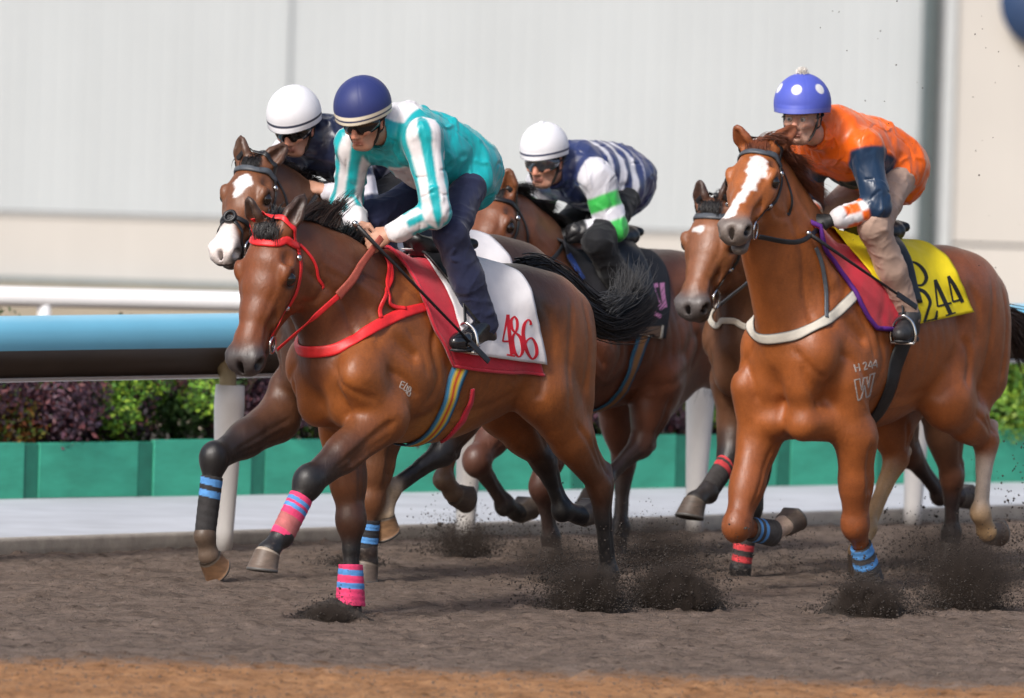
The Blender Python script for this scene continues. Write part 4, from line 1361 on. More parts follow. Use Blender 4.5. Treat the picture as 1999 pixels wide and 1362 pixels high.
def wrinkle(o, amp, scale, seed, ridge=True, mask=None, sharp=False):
    me = o.data; n = len(me.vertices)
    V = np.empty(n * 3, np.float32); me.vertices.foreach_get("co", V); V = V.reshape(-1, 3).astype(float)
    Nn = np.empty(n * 3, np.float32); me.vertices.foreach_get("normal", Nn); Nn = Nn.reshape(-1, 3)
    w1 = wave3(V, scale, seed); w2 = wave3(V, scale * 0.45, seed + 1)
    f = (1.2 * np.exp(-(w1 / 0.45) ** 2) - 0.5) * 0.9 + (1.1 * np.exp(-(w2 / 0.4) ** 2) - 0.4) * 0.4 if ridge else w1 * 0.6 + w2 * 0.3
    if sharp: f = np.exp(-(w1 / 0.16) ** 2) * np.clip(0.4 + w2, 0, 1.4)
    if mask is not None: f = f * mask(V)
    V += Nn * (amp * f)[:, None]
    me.vertices.foreach_set("co", V.astype(np.float32).ravel()); me.update()


def soften(Cc, Q, it=2):
    for _ in range(it):
        m_ = (Cc[Q[:, 0]] + Cc[Q[:, 1]] + Cc[Q[:, 2]] + Cc[Q[:, 3]]) / 4
        A = np.zeros_like(Cc); w = np.zeros(len(Cc))
        for c in range(4): np.add.at(A, Q[:, c], m_); np.add.at(w, Q[:, c], 1)
        Cc = A / np.maximum(w, 1)[:, None]
    return Cc


def seg_info(V, a, b):
    ba = b - a; t = ((V - a) @ ba) / (ba @ ba); tc = np.clip(t, 0, 1)
    q = V - a - np.outer(tc, ba)
    ref = nrm(np.cross(ba, (0, 1.0, 0))); r2 = np.cross(nrm(ba), ref)
    return np.linalg.norm(q, axis=1), t, np.arctan2(q @ r2, q @ ref)


def hand(S, W, d, pal, side, colr, grip=True):
    """closed hand: W wrist, d forearm direction, pal palm direction, side = direction from little finger to thumb"""
    d, pal = nrm(d), nrm(pal); pal = nrm(pal - d * (pal @ d)); side = nrm(np.array(side) - d * (np.array(side) @ d)); side = nrm(side - pal * (side @ pal))
    S.cap(W, W + d * 0.03, 0.027, 0.03, k=0.02, w=pal, sw=0.75, ca=colr)
    S.ell(W + d * 0.052, (0.042, 0.041, 0.018), np.stack([d, side, pal], 1), k=0.015, ca=colr)
    for i, L in enumerate((0.88, 1.0, 1.04, 0.95)):
        K = W + d * (0.086 + 0.004 * math.sin(i * 1.3)) + side * (i - 1.5) * 0.0195
        p1 = K + (d * 0.028 + pal * 0.014) * L
        p2 = p1 + (pal * 0.027 - d * 0.006) * L
        p3 = p2 + (-d * 0.022 - pal * 0.002) * L
        S.cap(K - d * 0.02, K, 0.0115, 0.0115, k=0.008, ca=colr); S.cap(K, p1, 0.0112, 0.0105, k=0.004, ca=colr)
        S.cap(p1, p2, 0.0105, 0.0095, k=0.004, ca=colr); S.cap(p2, p3, 0.0095, 0.0085, k=0.004, ca=colr)
    t0 = W + d * 0.02 + side * 0.026; t1 = t0 + d * 0.032 + side * 0.02 + pal * 0.014; t2 = t1 + d * 0.03 + pal * 0.02 - side * 0.006
    S.cap(t0, t1, 0.0145, 0.0125, k=0.01, ca=colr); S.cap(t1, t2, 0.0125, 0.0095, k=0.004, ca=colr)


class Jockey:
    def __init__(s, fr, pts, label, jacket, legs=(0.012, 0.016, 0.035), glove=(None, None), face_yaw=10, face_pitch=22, face_roll=0,
                 helmet=None, goggles='goggle_dark', boot='boot', pompom=False, loose=1.0, helm_scale=1.06, sleeve_end=0.8, cuff=None, skin=SKIN, neck_col=None, under=None):
        P = s.P = {k: np.array(v, float) for k, v in pts.items()}
        s.fr = fr
        root = s.root = empty("person"); fr.place(root)
        tag(root, label, "person", "jockeys riding the racehorses")
        # ---------- head frame
        X = np.array([math.cos(math.radians(face_pitch)), 0, -math.sin(math.radians(face_pitch))])
        X = rot_about(X, (0, 0, 1), math.radians(face_yaw))
        Y = nrm(np.cross((0, 0, 1), X)); Y = rot_about(Y, X, math.radians(face_roll)); Z = np.cross(X, Y)
        R = np.stack([X, Y, Z], 1); c = P['head'] - np.array([0, 0, 0.024])
        H = s.H = lambda x, y, z: c + R @ np.array([x, y, z], float)
        s.R = R
        pelvis = (P['hipL'] + P['hipR']) / 2; nb = P['neck']
        up = nrm(nrm(nb - pelvis)); mid = (nb + pelvis) / 2
        # ---------- body under the clothes
        S = Sdf(); lat = (0, 1, 0)
        E = lambda q, r, k=0.02, ca=skin, op=1: S.ell(H(*q), r, R, k, ca, op)
        E((-0.008, 0, 0.045), (0.096, 0.077, 0.10))
        E((0.03, 0, -0.045), (0.066, 0.06, 0.072), 0.03)
        S.cap(H(0.055, -0.022, -0.092), H(0.055, 0.022, -0.092), 0.024, ca=tuple(np.array(skin) * 0.9), k=0.025)   # chin
        for y in (-1, 1):
            E((0.058, y * 0.042, -0.022), (0.034, 0.026, 0.026), 0.025, tuple(np.array(skin) * np.array((1.08, 0.92, 0.9))))
            E((0.076, y * 0.032, 0.022), (0.018, 0.024, 0.009), 0.012)
            E((-0.008, y * 0.078, -0.008), (0.028, 0.011, 0.034), 0.01, tuple(np.array(skin) * np.array((1.1, 0.85, 0.8))))
            E((-0.002, y * 0.088, -0.004), (0.013, 0.008, 0.018), 0.008, op=-1)
            E((0.088, y * 0.032, 0.004), (0.012, 0.016, 0.008), 0.01, op=-1)
            E((0.06, y * 0.05, -0.055), (0.03, 0.012, 0.02), 0.03, op=-1)
        S.cap(H(0.086, 0, 0.02), H(0.112, 0, -0.03), 0.0095, 0.0145, k=0.012, ca=tuple(np.array(skin) * np.array((1.1, 0.85, 0.8))))
        for y in (-1, 1): E((0.1, y * 0.012, -0.036), (0.012, 0.008, 0.008), 0.008)
        lip = (0.42, 0.15, 0.12)
        E((0.09, 0, -0.061), (0.012, 0.024, 0.006), 0.008, lip); E((0.088, 0, -0.073), (0.012, 0.021, 0.007), 0.008, lip)
        E((0.101, 0, -0.067), (0.012, 0.025, 0.0018), 0.004, op=-1)
        E((0.09, 0, -0.083), (0.01, 0.016, 0.006), 0.012, op=-1)
        S.cap(H(-0.025, 0, -0.06), nb, 0.055, 0.06, k=0.04, ca=skin if neck_col is None else neck_col)
        S.cap(nb - up * 0.06, mid, 0.10, 0.10, k=0.06, w=lat, sw=1.3, ca=skin); S.cap(mid, pelvis, 0.10, 0.11, k=0.06, w=lat, sw=1.2, ca=skin)
        for sd, g in (('L', glove[0]), ('R', glove[1])):
            gc = skin if g is None else g
            S.cap(P['sh' + sd], P['el' + sd], 0.045, 0.036, k=0.03, ca=skin)
            S.cap(P['el' + sd], P['wr' + sd], 0.036, 0.026, k=0.02, ca=skin, cb=gc if g is not None else skin)
            d = nrm(P['wr' + sd] - P['el' + sd]); y = 1 if sd == 'L' else -1
            hd = pts.get('hd' + sd); hd = d if hd is None else hd
            hand(S, P['wr' + sd], hd, (0.0, -y * 0.8, -0.55), (0.35, -y * 0.25, 0.9), gc)
            S.cap(P['hip' + sd], P['kn' + sd], 0.075, 0.055, k=0.03, ca=skin); S.cap(P['kn' + sd], P['an' + sd], 0.052, 0.036, k=0.03, ca=skin)
            S.cap(P['an' + sd] - np.array([0, 0, 0.03]), P['toe' + sd] * 0.8 + P['an' + sd] * 0.2 - np.array([0, 0, 0.006]), 0.026, 0.018, k=0.02, ca=skin)
        V, Q = S.mesh(0.0055)
        o = o_body = mesh_obj("body", V, Q, M['skin'], root); set_col(o, S.colors(V, skin, 0.006))
        # ---------- jacket
        S = Sdf()
        S.cap(nb - up * 0.075, mid + up * 0.02, 0.135, 0.145, k=0.06, w=lat, sw=1.22)
        S.cap(mid, pelvis - up * 0.02, 0.145, 0.15, k=0.06, w=lat, sw=1.12)
        back = np.cross(up, (0, 1.0, 0)); back = back if back[2] > 0 else -back
        S.ell(mid * 0.45 + pelvis * 0.55 + back * 0.075, (0.22, 0.18, 0.12), np.stack([up, np.array([0, 1.0, 0]), back], 1), k=0.07)
        S.cap(nb - up * 0.02, nb + nrm(H(-0.01, 0, -0.07) - nb) * 0.10, 0.082, 0.07, k=0.025)
        S.ell(pelvis + back * 0.035 + up * 0.02, (0.15, 0.185, 0.115), k=0.05)
        S.cap(nb - up * 0.03 + back * 0.05, mid + back * 0.045, 0.11, 0.12, k=0.06, w=lat, sw=1.3)
        for sd in 'LR':
            sh, el, wr = P['sh' + sd], P['el' + sd], P['wr' + sd]
            S.cap(nb - up * 0.06, sh, 0.085, 0.082, k=0.05)
            S.cap(P['hip' + sd] + back * 0.035, P['hip' + sd] * 0.88 + P['kn' + sd] * 0.12 + back * 0.01, 0.105, 0.098, k=0.04)
            S.cap(sh, el, 0.082, 0.064, k=0.04); S.cap(el, el + (wr - el) * sleeve_end, 0.062, 0.043, k=0.02)
            d = nrm(wr - el); e = el + (wr - el) * sleeve_end
            S.cap(e - d * 0.05, e - d * 0.015, 0.05, 0.046, k=0.01)
        S.cap(nb + nrm(H(-0.01, 0, -0.07) - nb) * 0.135, nb + nrm(H(0, 0, 0) - nb) * 0.24, 0.06, 0.062, k=0.01, op=-1)
        V, Q = S.mesh(0.005)
        o = s.jacket = mesh_obj("jacket", V, Q, M['silk'], root)
        info = {}
        D = []
        for i, (a, b) in enumerate([(nb - up * 0.02, pelvis), (P['shL'], P['elL']), (P['elL'], P['wrL']), (P['shR'], P['elR']), (P['elR'], P['wrR'])]):
            dd, t, an = seg_info(V, a, b); info[i] = (t, an); D.append(dd - (0.17, 0.085, 0.06, 0.085, 0.06)[i])
        part = np.argmin(np.array(D), 0)
        frm = (V - mid) @ np.cross(up, (0, 1.0, 0))
        set_col(o, soften(jacket(V, part, info, frm * (1 if np.cross(up, (0, 1.0, 0))[2] < 0 else -1), V[:, 1] - mid[1]), Q))
        wrinkle(o, 0.0105, 0.10, 11); wrinkle(o, 0.0055, 0.062, 15, sharp=True); wrinkle(o, -0.0045, 0.05, 19, sharp=True)
        # ---------- breeches
        S = Sdf()
        S.ell(pelvis - np.array([0, 0, 0.01]), (0.13, 0.155, 0.11), k=0.05, ca=legs)
        for sd in 'LR':
            S.cap(P['hip' + sd], P['kn' + sd], 0.085, 0.074, k=0.05, ca=legs)
            e = P['an' + sd] * 1.0
            S.cap(P['kn' + sd], P['kn' + sd] * 0.5 + e * 0.5, 0.07, 0.066 * loose, k=0.03, ca=legs)
            S.cap(P['kn' + sd] * 0.5 + e * 0.5, e, 0.066 * loose, 0.05 * loose * loose, k=0.03, ca=legs)
        V, Q = S.mesh(0.0075)
        o = mesh_obj("breeches", V, Q, M['breeches'], root); set_col(o, np.tile(np.array(legs), (len(V), 1)))
        wrinkle(o, 0.007, 0.075, 21); wrinkle(o, 0.004, 0.05, 25, sharp=True)
        # ---------- boots
        for sd in 'LR':
            an, toe = P['an' + sd], P['toe' + sd]
            f = nrm(toe - an); hz = nrm(np.array([f[0], f[1], 0.0]))
            heel = an - hz * 0.045 + np.array([0, 0, -0.06])
            S = Sdf()
            S.cap(an + nrm(P['kn' + sd] - an) * 0.04, an, 0.048, 0.047, k=0.02)
            S.cap(an, heel + hz * 0.02, 0.047, 0.038, k=0.03)
            S.cap(heel + hz * 0.01, toe - hz * 0.03 + np.array([0, 0, 0.004]), 0.036, 0.036, k=0.03, w=(0, 1, 0), sw=0.98)
            S.cap(an + hz * 0.02 - np.array([0, 0, 0.005]), toe - hz * 0.05, 0.046, 0.036, k=0.03)
            S.cap(toe - hz * 0.03, toe, 0.036, 0.028, k=0.02)
            V, Q = S.mesh(0.006)
            b = mesh_obj("boot", V, Q, M[boot], root)
            g = Geo()
            sole = spline([heel - hz * 0.02, heel + hz * 0.09, toe - hz * 0.07, toe + hz * 0.01], 10) - np.array([0, 0, 0.034])
            g.tube(sole, [0.03, 0.036, 0.034, 0.03, 0.03, 0.034, 0.038, 0.038, 0.034, 0.02], 12, flat=0.28, up=(0, 0, 1))
            g.box(heel + np.array([0, 0, -0.045]) + hz * 0.005, (0.06, 0.058, 0.022), bev=0.006)
            g.build("sole", M['boot_dusty'], b)
        # ---------- helmet
        hc = np.array([-0.006, 0, 0.07])
        n1, n2 = 144, 64
        V, F, Cc = [], [], []
        for j in range(n2 + 4):
            for i in range(n1):
                ph = 2 * math.pi * i / n1
                thm = math.radians(101 + 9 * (1 - math.cos(ph)) * 0.5 + 4 * math.cos(2 * ph) * 0.5)
                jj = min(j, n2); th = thm * jj / n2
                sc = 1.0
                if j > n2: sc = (1.0 + 0.012, 0.97, 0.88)[j - n2 - 1]
                seam = 0.0
                for q in range(6):
                    dph = abs((ph - math.radians(30 + 60 * q) + math.pi) % (2 * math.pi) - math.pi)
                    seam = max(seam, math.exp(-(dph * math.sin(th) / 0.02) ** 2))
                sc *= 1 - 0.006 * seam
                pr = max(0.0, math.cos(ph)) ** 3 * max(0.0, jj / n2 - 0.86) * 0.10      # short peak
                sc *= helm_scale
                q = hc + np.array([(0.134 * sc) * math.sin(th) * math.cos(ph) + pr, 0.118 * sc * math.sin(th) * math.sin(ph), 0.126 * sc * math.cos(th) - (0.004 if j > n2 else 0)])
                V.append(H(*q)); Cc.append(helmet(th / thm, ph, th) if j <= n2 else helmet(1.0, ph, th))
        n2e = n2 + 4
        for j in range(n2e - 1):
            for i in range(n1):
                F.append((j * n1 + i, (j + 1) * n1 + i, (j + 1) * n1 + (i + 1) % n1, j * n1 + (i + 1) % n1))
        ho = mesh_obj("helmet", V, F, M['helmet'], root); set_col(ho, np.array(Cc))
        g = Geo(); top = H(0, 0, 0.07 + 0.126); Mx = np.eye(4); Mx[:3, :3] = R; Mx[:3, 3] = top
        if pompom:
            r = np.random.default_rng(3); base = H(0, 0, 0.07 + 0.126 + 0.018)
            dirs = r.normal(0, 1, (420, 3)); dirs /= np.linalg.norm(dirs, axis=1)[:, None]
            strands("pompom", base + dirs * 0.012, dirs, 0.02, np.zeros(3), 3, 0.003, M['fluff'], ho, 0.1)
        else:
            g.lathe([(0.013, -0.003), (0.012, 0.003), (0.006, 0.006), (0.0, 0.0065)], 16, Mx)
            bo = g.build("button", M['helmet'], ho); set_col(bo, np.tile(np.array(helmet(0.0, 0, 0)), (len(bo.data.vertices), 1)))
        for y in (-1, 1):
            bm = bmesh.new(); bmesh.ops.create_uvsphere(bm, u_segments=16, v_segments=12, radius=0.0125)
            vv = [np.array(v.co) for v in bm.verts]; ff = [[v.index for v in f.verts] for f in bm.faces]; bm.free()
            eo = mesh_obj("eye", [H(0.083, y * 0.032, 0.004) + v for v in vv], ff, M['person_eye'], o_body)
            loc = np.array(vv) @ R; ir = np.linalg.norm(loc - np.array([0.0125, 0, 0]), axis=1)
            set_col(eo, np.where((ir < 0.0075)[:, None], np.array((0.03, 0.017, 0.01)), np.array((0.55, 0.5, 0.47))))
        # ---------- goggles and straps
        big = goggles == 'goggle_clear'
        V, F = [], []
        n = 40; z0, z1 = (-0.034, 0.042) if big else (-0.024, 0.036)
        for i in range(n + 1):
            a = math.radians(-78 + 156 * i / n)
            nose = math.exp(-(a / 0.16) ** 2) * (0.018 if not big else 0.0)
            tap = 1 - 0.45 * max(0, abs(math.degrees(a)) - 45) / 33
            for j in range(7):
                v = j / 6; z = (z0 + nose) * (1 - v) + z1 * v; z = 0.005 + (z - 0.005) * tap
                bul = 0.007 * math.sin(math.pi * v)
                rr = np.array([(0.098 + bul) * math.cos(a), (0.083 + bul) * math.sin(a), z])
                V.append(H(rr[0] * 1.04, rr[1] * 1.05, rr[2] * 1.12))
        for i in range(n):
            for j in range(6):
                F.append((i * 7 + j, (i + 1) * 7 + j, (i + 1) * 7 + j + 1, i * 7 + j + 1))
        go = mesh_obj("goggles", V, F, M[goggles], root)
        md = go.modifiers.new("thick", 'SOLIDIFY'); md.thickness = 0.003
        g = Geo()
        for y in (-1, 1):
            pts_ = spline([H(0.028, y * 0.083, 0.006), H(-0.03, y * 0.088, 0.012), H(-0.07, y * 0.075, 0.02)], 10)
            g.tube(pts_, 0.009, 8, flat=0.3)
            pts_ = spline([H(0.012, y * 0.083, 0.03), H(0.02, y * 0.077, -0.03), H(0.036, y * 0.055, -0.085), H(0.045, y * 0.015, -0.117)], 14)
            g.tube(pts_, 0.0075, 8, flat=0.4)
            pts_ = spline([H(-0.03, y * 0.088, 0.03), H(-0.005, y * 0.085, -0.03), H(0.022, y * 0.075, -0.045)], 10)
            g.tube(pts_, 0.006, 8, flat=0.4)
        g.build("chin_strap", M['leather_black'], ho)


def helm_plain(dome, bands):
    def f(t, ph, th):
        for a, b, c in bands:
            if a <= t <= b: return c
        return dome
    return f


def helm_dots(t, ph, th):
    if t > 0.93: return (0.13, 0.16, 0.55)
    for q in range(6):
        a = math.radians(0 + 60 * q) + 0.12
        d = math.acos(max(-1, min(1, math.cos(th) * math.cos(1.0) + math.sin(th) * math.sin(1.0) * math.cos(ph - a))))
        if d < 0.20:
            k = float(np.clip((0.20 - d) / 0.03, 0, 1)); return tuple(np.array((0.085, 0.115, 0.52)) * (1 - k) + np.array((0.75, 0.75, 0.77)) * k)
    return (0.085, 0.115, 0.52)


def pick(colr, n): return np.tile(np.array(colr, float), (n, 1))


def jacket_teal(V, part, info, frm, lat_):
    teal = np.array((0.006, 0.40, 0.44)); Cc = pick(teal, len(V)); wh = np.array(WHITE)
    t0, _ = info[0]
    w = (part == 0) & (frm > 0.02) & (np.abs(lat_ - 0.015) < 0.10 - np.abs(t0 - 0.30) * 0.22) & (t0 > 0.06) & (t0 < 0.55); Cc[w] = wh
    w = (part == 0) & (frm < -0.03) & (t0 < 0.13) & (np.abs(lat_) < 0.10 * (1 - np.clip(t0, 0, 1) / 0.16)); Cc[w] = wh
    for up_, lo in ((1, 2), (3, 4)):
        for p in (up_, lo):
            t, an = info[p]
            st = np.mod(an + 0.5 + (0.0 if p == up_ else 0.2), 1.2566) < 0.64
            Cc[(part == p) & st] = wh
        t, an = info[lo]
        Cc[(part == lo) & (t > 0.64)] = wh
    return Cc


def jacket_orange(V, part, info, frm, lat_):
    org = np.array((0.85, 0.135, 0.006)); navy = np.array((0.008, 0.03, 0.075)); wh = np.array(WHITE)
    Cc = pick(org, len(V)); t0, _ = info[0]
    Cc[(part == 0) & (frm > 0.0) & (t0 > 0.34) & (t0 < 0.58)] = navy
    for up_, lo in ((1, 2), (3, 4)):
        t, an = info[up_]; Cc[(part == up_) & (t > 0.04)] = navy
        t, an = info[lo]
        ck = (np.floor((t - 0.06) / 0.34) + np.floor((an + 3.3) / 1.05)) % 2 < 1
        m_ = (part == lo); Cc[m_ & ck] = wh; Cc[m_ & ~ck] = org; Cc[m_ & (t > 0.72)] = wh
        Cc[m_ & (t < 0.06)] = navy
    return Cc


def jacket_green(V, part, info, frm, lat_):
    navy = np.array((0.03, 0.045, 0.14)); wh = np.array((0.66, 0.66, 0.72)); gn = np.array((0.05, 0.5, 0.09)); bk = np.array((0.01, 0.01, 0.012))
    Cc = pick(navy, len(V)); t0, _ = info[0]
    Cc[(part == 0) & (np.mod(t0 - 0.17, 0.19) < 0.085) & (t0 > 0.1) & (t0 < 0.75)] = wh
    for up_, lo in ((1, 2), (3, 4)):
        t, an = info[up_]; m_ = part == up_; Cc[m_] = wh
        Cc[m_ & (((t > 0.34) & (t < 0.62)) | (t > 0.86))] = gn
        t, an = info[lo]; m_ = part == lo; Cc[m_] = wh; Cc[m_ & (t < 0.12)] = gn; Cc[m_ & (t > 0.62)] = bk
    return Cc


def jacket_navy(V, part, info, frm, lat_):
    navy = np.array((0.012, 0.018, 0.05)); wh = np.array((0.5, 0.47, 0.52)); w2 = np.array((0.68, 0.67, 0.74))
    Cc = pick(navy, len(V)); t0, _ = info[0]
    Cc[(part == 0) & (np.mod(t0 + 0.02, 0.26) < 0.12) & (t0 > 0.1)] = wh
    for up_, lo in ((1, 2), (3, 4)):
        t, an = info[up_]; m_ = part == up_; Cc[m_] = w2; Cc[m_ & (np.mod(t + 0.1, 0.5) < 0.16)] = navy
        m_ = part == lo; Cc[m_] = w2
    return Cc


CREAM = (0.66, 0.6, 0.48); NAVY = (0.028, 0.04, 0.16)
A = f1.at
j1 = Jockey(f1, dict(head=A(712, 225, 0), neck=A(772, 262, 0), shL=A(826, 268, .18), shR=A(692, 282, -.17), elL=A(850, 412, .27), elR=A(676, 390, -.26),
    wrL=A(765, 454, .13), wrR=A(700, 442, -.10), hipL=A(925, 340, .11), hipR=A(885, 345, -.11), knL=A(878, 455, .25), knR=A(727, 425, -.24),
    anL=A(945, 632, .28), anR=A(790, 640, -.26), toeL=A(888, 668, .31), toeR=A(740, 680, -.29)),
    "jockey in teal silks with white striped sleeves and navy helmet on the front bay horse", jacket_teal, legs=(0.018, 0.023, 0.062),
    face_yaw=12, face_pitch=23, helmet=helm_plain(NAVY, [(0.86, 0.93, CREAM), (0.93, 0.955, (0.02, 0.025, 0.08)), (0.955, 1.01, CREAM)]), loose=1.15, sleeve_end=0.92)
A = f5.at
j5 = Jockey(f5, dict(head=A(1566, 221, 0.02), neck=A(1615, 268, 0), shL=A(1690, 290, .18), shR=A(1578, 296, -.17), elL=A(1712, 405, .27), elR=A(1585, 405, -.25),
    wrL=A(1622, 430, .14), wrR=A(1575, 432, -.08), hipL=A(1760, 332, .11), hipR=A(1722, 340, -.11), knL=A(1706, 440, .25), knR=A(1602, 430, -.24),
    anL=A(1775, 618, .28), anR=A(1640, 620, -.26), toeL=A(1756, 652, .33), toeR=A(1620, 650, -.28)),
    "jockey in orange silks with navy band, checked sleeves and blue spotted helmet", jacket_orange, legs=(0.42, 0.29, 0.23), glove=((0.012,) * 3, (0.012,) * 3),
    face_yaw=16, face_pitch=5, helm_scale=1.12, helmet=helm_dots, goggles='goggle_clear', boot='boot_dusty', pompom=True, skin=(0.6, 0.35, 0.25), sleeve_end=0.86)
A = f2.at
j2 = Jockey(f2, dict(head=A(577, 240, 0), neck=A(622, 285, 0), shL=A(688, 296, .18), shR=A(566, 300, -.17), elL=A(715, 395, .26), elR=A(560, 385, -.25),
    wrL=A(635, 372, .10), wrR=A(592, 372, -.06), hipL=A(795, 330, .11), hipR=A(755, 335, -.11), knL=A(718, 430, .25), knR=A(612, 400, -.24),
    anL=A(790, 600, .27), anR=A(670, 600, -.26), toeL=A(745, 635, .30), toeR=A(640, 630, -.28)),
    "jockey in navy and white hooped silks with white helmet behind the teal jockey", jacket_navy, legs=(0.012, 0.012, 0.014), glove=(None, (0.03, 0.02, 0.018)),
    face_yaw=18, face_pitch=24, helmet=helm_plain((0.76, 0.76, 0.8), [(0.87, 0.92, (0.03, 0.035, 0.06))]), sleeve_end=0.9)
A = f3.at
j3 = Jockey(f3, dict(head=A(1064, 306, 0), neck=A(1106, 336, 0), shL=A(1163, 346, .18), shR=A(1066, 350, -.17), elL=A(1198, 445, .26), elR=A(1048, 430, -.25),
    wrL=A(1112, 458, .10), wrR=A(1080, 452, -.06), hipL=A(1228, 362, .11), hipR=A(1192, 368, -.11), knL=A(1168, 472, .25), knR=A(1098, 450, -.24),
    anL=A(1225, 590, .27), anR=A(1130, 590, -.26), toeL=A(1195, 625, .30), toeR=A(1100, 620, -.28)),
    "jockey in navy and white silks with green banded sleeves and white helmet", jacket_green, legs=(0.01, 0.011, 0.014), glove=((0.012,) * 3, (0.012,) * 3),
    face_yaw=6, face_pitch=14, helmet=helm_plain((0.76, 0.76, 0.8), [(0.89, 0.935, (0.03, 0.035, 0.08))]), goggles='goggle_mirror', helm_scale=0.98, sleeve_end=0.92)

# ------------------------------------------------------------------ tack
def pad_surface(horse, Cf, Cr, off, ns=40, nq=34, zc=None):
    """(s, q) -> local point on a cloth laid over the back; Cf/Cr rows (x, phi) top->bottom on the left side"""
    zc = zc if zc is not None else horse.zc
    Cf, Cr = np.array(Cf, float), np.array(Cr, float)
    cf, cr = spline(np.c_[Cf, np.zeros(len(Cf))], nq)[:, :2], spline(np.c_[Cr, np.zeros(len(Cr))], nq)[:, :2]
    cf[0, 1] = cr[0, 1] = 0
    G = np.zeros((ns, 2 * nq - 1, 3)); Rr = np.zeros((ns, 2 * nq - 1))
    dirs = {}
    for i in range(ns):
        s_ = i / (ns - 1)
        for j in range(-(nq - 1), nq):
            x, ph = cf[abs(j)] * (1 - s_) + cr[abs(j)] * s_
            ph = ph * (1 if j >= 0 else -1)
            d = np.array([0, math.sin(ph), math.cos(ph)]); ax = np.array([x, 0, zc])
            loc, n, k, dist = horse.bvh.ray_cast(Vector(ax + d * 0.9), Vector(-d))
            r = 0.3 if loc is None else 0.9 - dist
            G[i, j + nq - 1] = (x, ph, 0); Rr[i, j + nq - 1] = r
    for _ in range(4):
        R2 = Rr.copy()
        R2[1:-1] = (Rr[:-2] + 2 * Rr[1:-1] + Rr[2:]) / 4; Rr = R2.copy()
        R2[:, 1:-1] = (Rr[:, :-2] + 2 * Rr[:, 1:-1] + Rr[:, 2:]) / 4; Rr = R2
    return G, Rr, zc


def cloth(name, horse, Cf, Cr, off, thick, mat, label, cat, wr=0.004, seed=0, both=None, colfn=None, ns=40, nq=34, lift=0.0):
    G, Rr, zc = pad_surface(horse, Cf, Cr, off, ns, nq)
    ns, m = Rr.shape
    def layer(o_):
        P = np.zeros((ns, m, 3))
        x, ph = G[..., 0], G[..., 1]
        r = Rr + o_
        P[..., 0] = x; P[..., 1] = np.sin(ph) * r; P[..., 2] = zc + np.cos(ph) * r
        return P
    Po = layer(off + thick)
    fold = wave3(Po.reshape(-1, 3), 0.06, seed + 3).reshape(ns, m) * wr + wave3(Po.reshape(-1, 3), 0.025, seed + 4).reshape(ns, m) * wr * 0.35
    edge = np.minimum(np.arange(ns), np.arange(ns)[::-1])[:, None] / ns
    Po2 = layer(off + thick + fold + lift * np.exp(-edge * 14))
    Pi = layer(off + fold * 0.8 + lift * np.exp(-edge * 14))
    V = np.concatenate([Po2.reshape(-1, 3), Pi.reshape(-1, 3)]); k = ns * m
    i, j = np.meshgrid(np.arange(ns - 1), np.arange(m - 1), indexing='ij'); a = (i * m + j).ravel()
    F = [np.stack([a, a + m, a + m + 1, a + 1], 1), np.stack([a, a + 1, a + m + 1, a + m], 1) + k]
    b = []
    for i in range(ns - 1): b += [(i * m, i * m + k, (i + 1) * m + k, (i + 1) * m), (i * m + m - 1, (i + 1) * m + m - 1, (i + 1) * m + m - 1 + k, i * m + m - 1 + k)]
    for j in range(m - 1): b += [(j, j + 1, j + 1 + k, j + k), ((ns - 1) * m + j, (ns - 1) * m + j + k, (ns - 1) * m + j + 1 + k, (ns - 1) * m + j + 1)]
    F = np.concatenate(F + [np.array(b)])
    o = mesh_obj(name, V, F, mat)
    me = o.data
    bm = bmesh.new(); bm.from_mesh(me); bmesh.ops.recalc_face_normals(bm, faces=bm.faces); bm.to_mesh(me); bm.free()
    horse.fr.place(o); tag(o, label, cat)
    o_bvh = BVHTree.FromPolygons([tuple(v) for v in V], [tuple(q) for q in F])
    # rim line (for bindings): front edge, bottom, rear
    rimL = np.concatenate([Po2[0, m // 2:], Po2[1:, -1], Po2[::-1, ][1:, :][:, :][0:0].reshape(-1, 3)])
    return o, o_bvh, Po2


def xphi(horse, pts):
    out = []
    for u, v in pts:
        p, n = horse.cast(u, v); out.append((p[0], math.atan2(p[1], p[2] - horse.zc)))
    return out


def marks_on(name, bvh, fr, strokes, mat, parent, off=0.002, sub=14):
    """painted strokes (x, y, width in photo px) laid on a cloth or coat as thin raised lettering"""
    V, F = [], []
    e = fr.eye()
    for st in strokes:
        st = np.array(st, float)
        c = spline(st, max(6, sub * (len(st) - 1))) if len(st) > 2 else np.linspace(st[0], st[1], sub)
        T = np.gradient(c[:, :2], axis=0); T /= np.linalg.norm(T, axis=1)[:, None] + 1e-9
        Nn = np.stack([-T[:, 1], T[:, 0]], 1)
        base = len(V); ok = True
        for i in range(len(c)):
            for sgn in (-1, -0.33, 0.33, 1):
                u, v = c[i, :2] + Nn[i] * sgn * c[i, 2] * 0.5
                d = nrm(fr.at(u, v) - e)
                loc, n, k, dist = bvh.ray_cast(Vector(e), Vector(d))
                if loc is None:
                    loc, n, k, dist = bvh.find_nearest(Vector(fr.at(u, v, 0.3)))
                nn = np.array(n); nn = nn if nn @ d < 0 else -nn
                V.append(np.array(loc) + nn * off)
        for i in range(len(c) - 1):
            for k in range(3):
                a = base + i * 4 + k; F.append((a, a + 4, a + 5, a + 1))
    o = mesh_obj(name, V, F, mat, parent, smooth=False)
    md = o.modifiers.new("thick", 'SOLIDIFY'); md.thickness = 0.0012; md.offset = 1
    return o


def path_cast(horse, pts): return np.array([horse.cast(u, v)[0] for u, v in pts])


